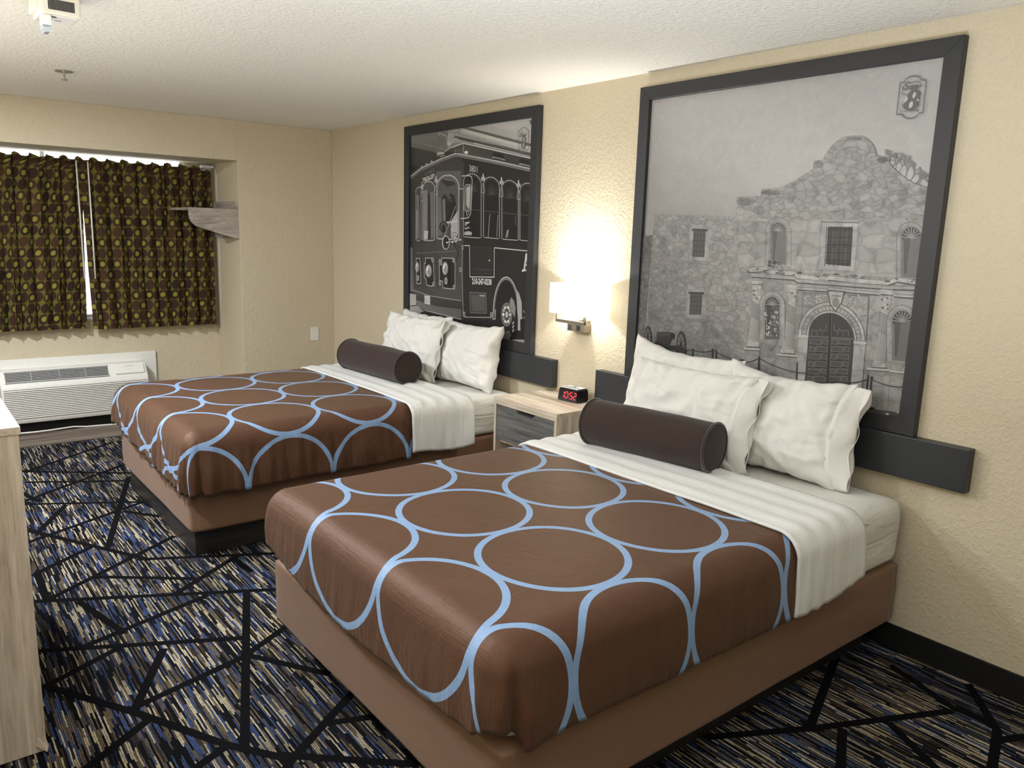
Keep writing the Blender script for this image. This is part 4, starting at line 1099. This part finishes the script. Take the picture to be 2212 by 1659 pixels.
# clerestory roof
T.poly([(600, 725), (860, 610), (1850, 815), (1850, 990), (870, 760), (740, 720)], [70, 80, 60, 52, 50, 90])
T.line([(605, 722), (700, 660), (860, 598), (1100, 650), (1850, 812)], 20, 150); T.line([(700, 672), (860, 612), (1850, 828)], 7, 220); T.line([(620, 735), (860, 632), (1850, 845)], 5, 60)
T.line([(860, 620), (862, 745)], 8, 170); T.line([(750, 690), (752, 740)], 6, 150)
T.ell(898, 733, 24, 22, 232, n=16)
T.ell(560, 755, 52, 34, 168, n=18); T.poly([(500, 775), (612, 750), (602, 768), (500, 798)], 90); T.line([(515, 745), (600, 735)], 6, 216)
for x in (1240, 1600):
    T.poly([(x, 740+(x-1240)*.25), (x+30, 730+(x-1240)*.25), (x+150, 755+(x-1240)*.25), (x+172, 850+(x-1240)*.25), (x, 815+(x-1240)*.25)], 38)
    T.line([(x+5, 795+(x-1240)*.25), (x+165, 832+(x-1240)*.25)], 14, 160); T.line([(x+20, 806+(x-1240)*.25), (x+150, 834+(x-1240)*.25)], 5, 60)
# body
T.poly([(100, 1110), (420, 920), (740, 790), (852, 830), (848, 2960), (640, 2920), (200, 2660), (185, 2000), (150, 1400)], [70, 66, 62, 66, 78, 84, 78, 66, 60])
T.poly([(845, 800), (1850, 985), (1850, 3330), (850, 2960)], [44, 42, 44, 46])
T.poly([(835, 860), (868, 860), (858, 2960), (825, 2950)], 70)
for (o, w, g) in ((0, 26, 142), (-12, 6, 212), (14, 8, 96), (26, 5, 150)):
    T.line([(110, 1085+o), (300, 950+o), (560, 828+o), (745, 760+o), (800, 762+o), (1000, 800+o), (1300, 858+o), (1850, 975+o)], w, g)
for x, y in ((310, 925), (372, 890), (440, 852)): T.ell(x, y, 14, 13, 170, n=12)
T.poly([(500, 985), (830, 975), (830, 1200), (800, 1240), (740, 1060), (640, 1010), (540, 1090), (500, 1200)], 98)
def win(x0, x1, yt, yb, fill, lw, g, sk=0, yb2=None):
    T.arch(x0, x1, yt, yb, fill, sk, yb2=yb2); T.arch(x0, x1, yt, yb, g, sk, line=lw, yb2=yb2)
    T.line([(x0+12, yb+3), ((x0+x1)/2, yb+12), (x1-12, (yb2 or yb+sk)+3)], lw, g)
    T.line([(x0-14, yb), (x0+6, yb+30), (x1-6, (yb2 or yb+sk)+30), (x1+10, (yb2 or yb+sk)-10)], 4, 30)
win(230, 300, 1195, 1900, 74, 7, 176, sk=-10); win(322, 480, 1115, 1895, 82, 8, 196); win(508, 802, 1032, 1875, 88, 9, 206)
T.arch(522, 788, 1052, 1870, 150, line=4); T.arch(334, 468, 1130, 1890, 130, line=3)
# things seen through the front windows
T.poly([(330, 1240), (385, 1230), (380, 1880), (332, 1885)], 132); T.poly([(420, 1260), (462, 1250), (468, 1850), (430, 1880)], 116); T.poly([(392, 1280), (420, 1280), (425, 1880), (395, 1880)], 52)
T.poly([(340, 1770), (395, 1775), (385, 1890), (338, 1888)], 190); T.poly([(240, 1300), (270, 1290), (285, 1860), (250, 1890)], 116); T.line([(243, 1500), (240, 1880)], 8, 200)
T.poly([(560, 1100), (700, 1090), (760, 1160), (640, 1190)], 54); T.line([(620, 1090), (720, 1105)], 8, 140)
for i in range(26): T.ell(660+rnd.uniform(-65, 70), 1340+rnd.uniform(-70, 80), rnd.uniform(10, 30), rnd.uniform(10, 26), rnd.choice((40, 48, 56)), n=8)
T.poly([(620, 1400), (760, 1380), (770, 1640), (630, 1660)], 44); T.poly([(520, 1330), (560, 1320), (575, 1820), (525, 1840)], 112); T.poly([(590, 1350), (618, 1350), (625, 1640), (600, 1640)], 122)
T.poly([(690, 1650), (790, 1500), (792, 1800), (760, 1875), (700, 1860)], 172); T.poly([(620, 1655), (780, 1630), (782, 1660), (622, 1680)], 190)
T.ell(600, 1720, 60, 75, 52); T.ell(600, 1720, 44, 58, 88); T.ell(600, 1740, 24, 50, 46); T.poly([(725, 1795), (765, 1795), (765, 1845), (725, 1845)], 70); T.poly([(731, 1802), (759, 1802), (759, 1838), (731, 1838)], 196)
T.line([(590, 1900), (755, 1450)], 7, 178); T.line([(604, 1900), (765, 1460)], 4, 40); T.line([(640, 1900), (700, 1700)], 8, 40)
for (x0, x1, yt, yb) in ((862, 1098, 1015, 1850), (1128, 1340, 1060, 1858), (1372, 1592, 1104, 1880), (1612, 1830, 1140, 1895)):
    win(x0, x1, yt, yb, 34, 6, 196, sk=14, yb2=yb+16); T.arch(x0+14, x1-14, yt+22, yb-6, 84, 12, line=4)
    T.line([(x0+8, 1510+(x0-1128)*.1), (x1-8, 1530+(x0-1128)*.1)], 5, 96)
    cx_, cy_ = (x0+x1)/2, yt+190
    for k in range(9):
        a = math.radians(-20+k*27.5); T.line([(cx_, cy_+30), (cx_+math.cos(a)*62, cy_-math.sin(a)*100)], 7, 74)
    T.line([(cx_-80, cy_+20), (cx_-50, cy_+50), (cx_, cy_+45), (cx_+50, cy_+50), (cx_+80, cy_+20)], 5, 74)
T.line([(1215, 1550), (1190, 1855)], 9, 160); T.line([(1320, 1560), (1305, 1850)], 7, 150); T.poly([(1440, 1765), (1470, 1755), (1450, 1860), (1420, 1865)], 130); T.line([(1555, 1580), (1550, 1700)], 6, 120)
for (x, y, w) in ((1125, 1070, 1), (1368, 1118, 1), (1595, 1155, 1), (500, 1095, .8), (315, 1175, .6)):
    for (dx, dy, rx, ry) in ((0, -20, 9, 42), (-18, 12, 8, 26), (18, 12, 8, 26), (0, 30, 7, 22)): T.ell(x+dx*w, y+dy, rx*w, ry, 198, n=12)
    T.line([(x-22*w, y+190), (x-14*w, y+110), (x, y+70), (x+14*w, y+110), (x+22*w, y+190), (x, y+205), (x-22*w, y+190)], 5, 186)
# mirrors
T.line([(800, 1215), (862, 1218)], 8, 190); T.line([(845, 1045), (945, 1040), (972, 1060), (980, 1100), (975, 1300), (960, 1540), (930, 1600), (830, 1612)], 9, 200); T.line([(850, 1055), (940, 1050)], 3, 60)
T.poly([(885, 1175), (905, 1158), (955, 1160), (968, 1185), (955, 1480), (935, 1512), (885, 1508), (868, 1480)], 92)
T.line([(885, 1175), (905, 1158), (955, 1160), (968, 1185), (955, 1480), (935, 1512), (885, 1508), (868, 1480)], 6, 176, closed=True)
T.poly([(905, 1200), (945, 1175), (955, 1210), (945, 1450), (930, 1485), (905, 1430)], 178); T.poly([(885, 1190), (905, 1200), (905, 1430), (880, 1470)], 112)
T.line([(905, 1515), (912, 1580)], 8, 190); T.line([(940, 1515), (920, 1560)], 6, 160)
for i in range(20): T.ell(905+rnd.uniform(-35, 60), 1740+rnd.uniform(-90, 90), rnd.uniform(8, 28), rnd.uniform(5, 14), rnd.choice((170, 130, 200, 40, 30)), n=8)
T.ell(925, 1805, 52, 26, 176); T.ell(630, 1930, 50, 94, 205); T.ell(632, 1930, 40, 84, 48); T.line([(640, 1930), (820, 1892)], 12, 160); T.line([(600, 1800), (585, 1700)], 9, 44)
for p_ in ((645, 1930), (720, 1925), (765, 1915), (824, 1892)): T.ell(*p_, 10, 11, 220, n=12)
T.line([(720, 1940), (835, 2000)], 9, 40); T.line([(740, 1960), (800, 2080), (765, 2170)], 7, 36)
# front panels and headlights
T.line([(240, 2072), (780, 2042)], 6, 120); T.line([(500, 2060), (520, 2580)], 6, 50); T.line([(310, 2080), (316, 2560)], 5, 52)
P1 = [(575, 2134), (730, 2137), (752, 2200), (752, 2530), (720, 2546), (590, 2530), (588, 2444), (546, 2430), (543, 2228), (578, 2218)]
P2 = [(360, 2134), (455, 2137), (465, 2220), (480, 2480), (440, 2510), (376, 2494), (370, 2414), (346, 2394), (345, 2208), (362, 2203)]
P3 = [(236, 2139), (285, 2139), (296, 2300), (300, 2470), (245, 2475)]
for P_ in (P1, P2, P3): T.poly(P_, 46); T.line(P_, 7, 200, closed=True)
for (x, y) in ((733, 2165), (740, 2520), (455, 2160), (468, 2480), (553, 2180), (553, 2470)): T.ell(x, y, 17, 32, 168, n=12); T.ell(x, y, 8, 18, 96, n=10)
for (x, y, rx, ry) in ((622, 2272, 40, 90), (402, 2305, 44, 88), (252, 2255, 26, 70)):
    T.ell(x, y, rx, ry, 120); T.ell(x-3, y, rx*.82, ry*.86, 196); T.ell(x+rx*.1, y+ry*.15, rx*.5, ry*.6, 148); T.ell(x-rx*.3, y-ry*.3, rx*.2, ry*.3, 235)
for (x, y, rx, ry) in ((632, 2438, 20, 48), (262, 2400, 13, 40)): T.ell(x, y, rx, ry, 172); T.ell(x, y, rx*.5, ry*.5, 120)
T.poly([(664, 2180), (690, 2180), (690, 2500), (664, 2500)], 30)
# bumper
T.poly([(200, 2560), (500, 2640), (830, 2700), (848, 2820), (500, 2780), (240, 2690)], [96, 70, 66, 56, 60, 70]); T.line([(205, 2562), (400, 2630), (560, 2660), (830, 2700)], 9, 150)
T.poly([(235, 2690), (500, 2775), (835, 2815), (832, 2955), (500, 2880), (340, 2820), (245, 2780)], [120, 104, 96, 100, 112, 118]); T.line([(350, 2830), (600, 2890), (830, 2950)], 6, 190)
T.poly([(348, 2628), (422, 2640), (422, 2755), (348, 2738)], 206)
for i in range(2):
    for j in range(4): T.line([(360+j*16, 2668+i*36), (360+j*16, 2690+i*36)], 6, 110)
# side trim
T.line([(880, 1968), (945, 1970), (950, 2384), (1272, 2388), (1275, 1998), (1850, 2052)], 9, 205)
T.line([(848, 2020), (846, 2360), (862, 2900), (880, 2918), (1225, 2924), (1255, 2900)], 8, 168)
for (x, y) in ((853, 1992), (824, 2290), (875, 2880), (1235, 2885)): T.ell(x, y, 17, 36, 150, n=12); T.ell(x, y, 8, 18, 84, n=10)
T.poly([(972, 1985), (1248, 2005), (1246, 2350), (978, 2340)], 50); T.line([(972, 1985), (1248, 2005), (1246, 2350), (978, 2340)], 4, 78, closed=True); T.line([(1005, 2280), (1235, 2296)], 6, 92); T.ell(1208, 2166, 12, 11, 190, n=12)
T.poly([(948, 2590), (1168, 2600), (1172, 2868), (955, 2860)], 70); T.line([(948, 2590), (1168, 2600), (1172, 2868), (955, 2860)], 7, 118, closed=True); T.poly([(975, 2625), (1150, 2632), (1150, 2840), (980, 2835)], 86); T.line([(1080, 2632), (1145, 2636)], 12, 172)
for i in range(14):
    T.ell(1320+i*24, 2282+i*2, 4, 4, 88, n=6); T.ell(980+i*20, 2342+i*.6, 4, 4, 82, n=6)
T.text('3801', [(942, 900), (1050, 918), (1050, 1002), (943, 984)], 214, .0)
T.text('ALAMO', [(345, 1012), (475, 945), (478, 985), (348, 1048)], 112, .02)
T.text('TROLLEY', [(322, 1078), (484, 1008), (486, 1066), (326, 1136)], 222, .035)
T.text('210-247-0238', [(978, 2398), (1240, 2412), (1238, 2496), (980, 2484)], 216, .035)
# big serif letter at the right edge
T.poly([(1690, 2074), (1712, 2072), (1682, 2290), (1662, 2290)], 212); T.poly([(1690, 2074), (1716, 2072), (1752, 2300), (1716, 2300)], 212); T.poly([(1676, 2215), (1735, 2218), (1735, 2240), (1673, 2236)], 212)
T.poly([(1642, 2298), (1646, 2284), (1700, 2286), (1700, 2304), (1642, 2320)], 212); T.poly([(1706, 2290), (1775, 2292), (1775, 2312), (1706, 2310)], 212)
T.line([(1722, 2370), (1720, 2510)], 7, 180)
# wheel
T.poly([(1262, 2945)]+[(1432+172*math.cos(PI-PI*i/16), 2860-475*math.sin(PI*i/16)) for i in range(17)]+[(1640, 2950)], 34)
T.arc(1432, 2860, 162, 455, 180, 12, 26, 118); T.arc(1432, 2860, 172, 474, 180, 12, 7, 205); T.line([(1262, 2860), (1255, 2945), (1285, 2945), (1290, 2820)], 16, 150)
T.ell(1462, 2930, 112, 268, 44); T.ell(1470, 2930, 98, 250, 30); T.ell(1440, 2885, 72, 158, 130); T.ell(1440, 2885, 60, 140, 70)
for i in range(12):
    a = 2*PI*i/12; T.ell(1440+44*math.cos(a), 2885+104*math.sin(a), 13, 22, rnd.choice((210, 170, 226)), n=8)
T.ell(1440, 2885, 22, 46, 180, n=14); T.ell(1446, 2885, 12, 28, 90, n=12)
T.poly([(1475, 2720), (1500, 2655), (1535, 2700), (1560, 2800), (1545, 2930), (1515, 2860)], 138); T.poly([(1568, 2550), (1602, 2600), (1640, 2720), (1642, 2945), (1618, 2950), (1622, 3100), (1585, 3092), (1590, 2950), (1578, 2800)], 168)
T.line([(1600, 2640), (1622, 2930)], 4, 120)
for y in (2980, 3030, 3080): T.line([(1520, y+20), (1535, y-8)], 18, 170)
T.ell(1420, 3180, 70, 66, 130); T.ell(1425, 3150, 76, 60, 44)
T.line([(1640, 2930), (1725, 2920)], 7, 150); T.line([(1660, 2830), (1675, 2860)], 12, 140); T.line([(1700, 2810), (1700, 2850)], 14, 130)
# ground
T.poly([(100, 2595), (235, 2620), (238, 2760), (100, 2780)], 182); T.poly([(100, 2780), (245, 2770), (350, 2845), (290, 2900), (400, 2950), (420, 3050), (100, 3050)], [178, 170, 150, 130, 110, 90, 120]); T.line([(100, 2772), (235, 2760)], 8, 90)
T.poly([(290, 2852), (360, 2840), (560, 2890), (850, 2960), (1850, 2960), (1850, 3350), (560, 3350), (420, 3060)], [38, 44, 40, 36, 34, 40, 40, 38])
# redraw wheel bottom over the ground
T.ell(1470, 2930, 104, 262, 36); T.ell(1440, 2885, 72, 158, 128); T.ell(1440, 2885, 60, 140, 66)
for i in range(12):
    a = 2*PI*i/12; T.ell(1440+44*math.cos(a), 2885+104*math.sin(a), 14, 23, (214, 150, 230, 176)[i % 4], n=8)
T.ell(1440, 2885, 20, 42, 186, n=14)
T.poly([(1475, 2720), (1500, 2655), (1535, 2700), (1560, 2800), (1545, 2930), (1515, 2860)], 136); T.poly([(1568, 2550), (1602, 2600), (1640, 2720), (1642, 2945), (1618, 2950), (1622, 3100), (1585, 3092), (1590, 2950), (1578, 2800)], 166)
for y in (2990, 3040, 3090): T.line([(1518, y+20), (1533, y-8)], 16, 168)
T.poly([(1360, 3170), (1400, 3120), (1470, 3100), (1500, 3150), (1480, 3210), (1420, 3230), (1370, 3210)], 118)
T.poly([(1385, 3250), (1540, 3215), (1700, 3220), (1850, 3240), (1850, 3330), (1690, 3295), (1540, 3278)], 150)
# emblem
em2 = [(1593, 452), (1612, 448), (1625, 425), (1645, 406), (1672, 400), (1700, 408), (1710, 428), (1728, 440), (1724, 690), (1705, 700), (1695, 722), (1665, 735), (1630, 722), (1615, 700), (1596, 695)]
T.line(em2, 5, 126, closed=True)
for k, s_ in enumerate(S_[:5]): T.line(stroke([(1610+(x-1690)*.80, 470+(y-330)*1.35) for x, y in s_], n=4), 7, 120)
def q8(x, y): return (1666+(x-y*.12)*.72, 600+y*1.2)
for (x, y, rx, ry, g) in ((0, -32, 38, 32, 116), (-2, 32, 44, 36, 116), (4, -32, 10, 20, 176), (0, 32, 12, 23, 172)): T.poly([q8(x+rx*math.cos(2*PI*i/24), y+ry*math.sin(2*PI*i/24)) for i in range(24)], g)
T.text('BY WYNDHAM', [(1612, 682), (1708, 690), (1708, 702), (1612, 694)], 120, .01)
frame(1.2611, 2.7780, .8998, 2.3662, .0640, 'framed black and white print of a dark trolley bus', T)

# ---------------------------------------------------------------- lights
def area(name, loc, size, power, col=(1, .93, .82), rot=(0, 0, 0), shape='DISK'):
    l = bpy.data.lights.new(name, 'AREA'); l.shape = shape; l.size = size; l.energy = power; l.color = col
    o = bpy.data.objects.new(name, l); C.objects.link(o); o.location = loc; o.rotation_euler = rot; return o
def point(name, loc, r, power, col=(1, .93, .82)):
    l = bpy.data.lights.new(name, 'POINT'); l.shadow_soft_size = r; l.energy = power; l.color = col
    o = bpy.data.objects.new(name, l); C.objects.link(o); o.location = loc; return o
WHT = (.92, .97, 1.04)
point('sconce_light', (3.212, -.078, 1.285), .03, 58, (.98, .98, .95))
l = bpy.data.lights.new('sconce_uplight', 'SPOT'); l.energy = 32; l.spot_size = math.radians(125); l.spot_blend = 1.0; l.shadow_soft_size = .05; l.color = (1, .99, .96)
o = bpy.data.objects.new('sconce_uplight', l); C.objects.link(o); o.location = (3.212, -.115, 1.345); o.rotation_euler = (math.radians(180-28), 0, 0)
area('desk_ceiling_light', (1.7, -3.1, 2.42), .14, 100, WHT)
area('entry_ceiling_light', (3.2, -3.35, 2.42), .20, 52, WHT)
area('bathroom_glow', (7.6, -2.2, 2.2), 1.0, 4, WHT, (math.radians(20), math.radians(35), 0))
area('ceiling_fill_right', (5.6, -2.7, 1.0), 1.6, 108, WHT, (PI, 0, 0))  # added upward fill to brighten the ceiling, stands for no actual lamp
area('ceiling_fill_left', (2.8, -3.1, .9), 1.2, 22, WHT, (PI, 0, 0))  # second, weaker fill added to lift the left of the ceiling
# outdoor daylight
w = bpy.data.worlds.new('outdoors'); bpy.context.scene.world = w; w.use_nodes = True
w.node_tree.nodes['Background'].inputs[0].default_value = (.86, .93, 1, 1); w.node_tree.nodes['Background'].inputs[1].default_value = 5
sc = bpy.context.scene
sc.view_settings.view_transform = 'Standard'; sc.view_settings.look = 'None'
sc.view_settings.exposure = 0.0; sc.view_settings.gamma = 1.0
sc.cycles.max_bounces = 8; sc.cycles.diffuse_bounces = 5
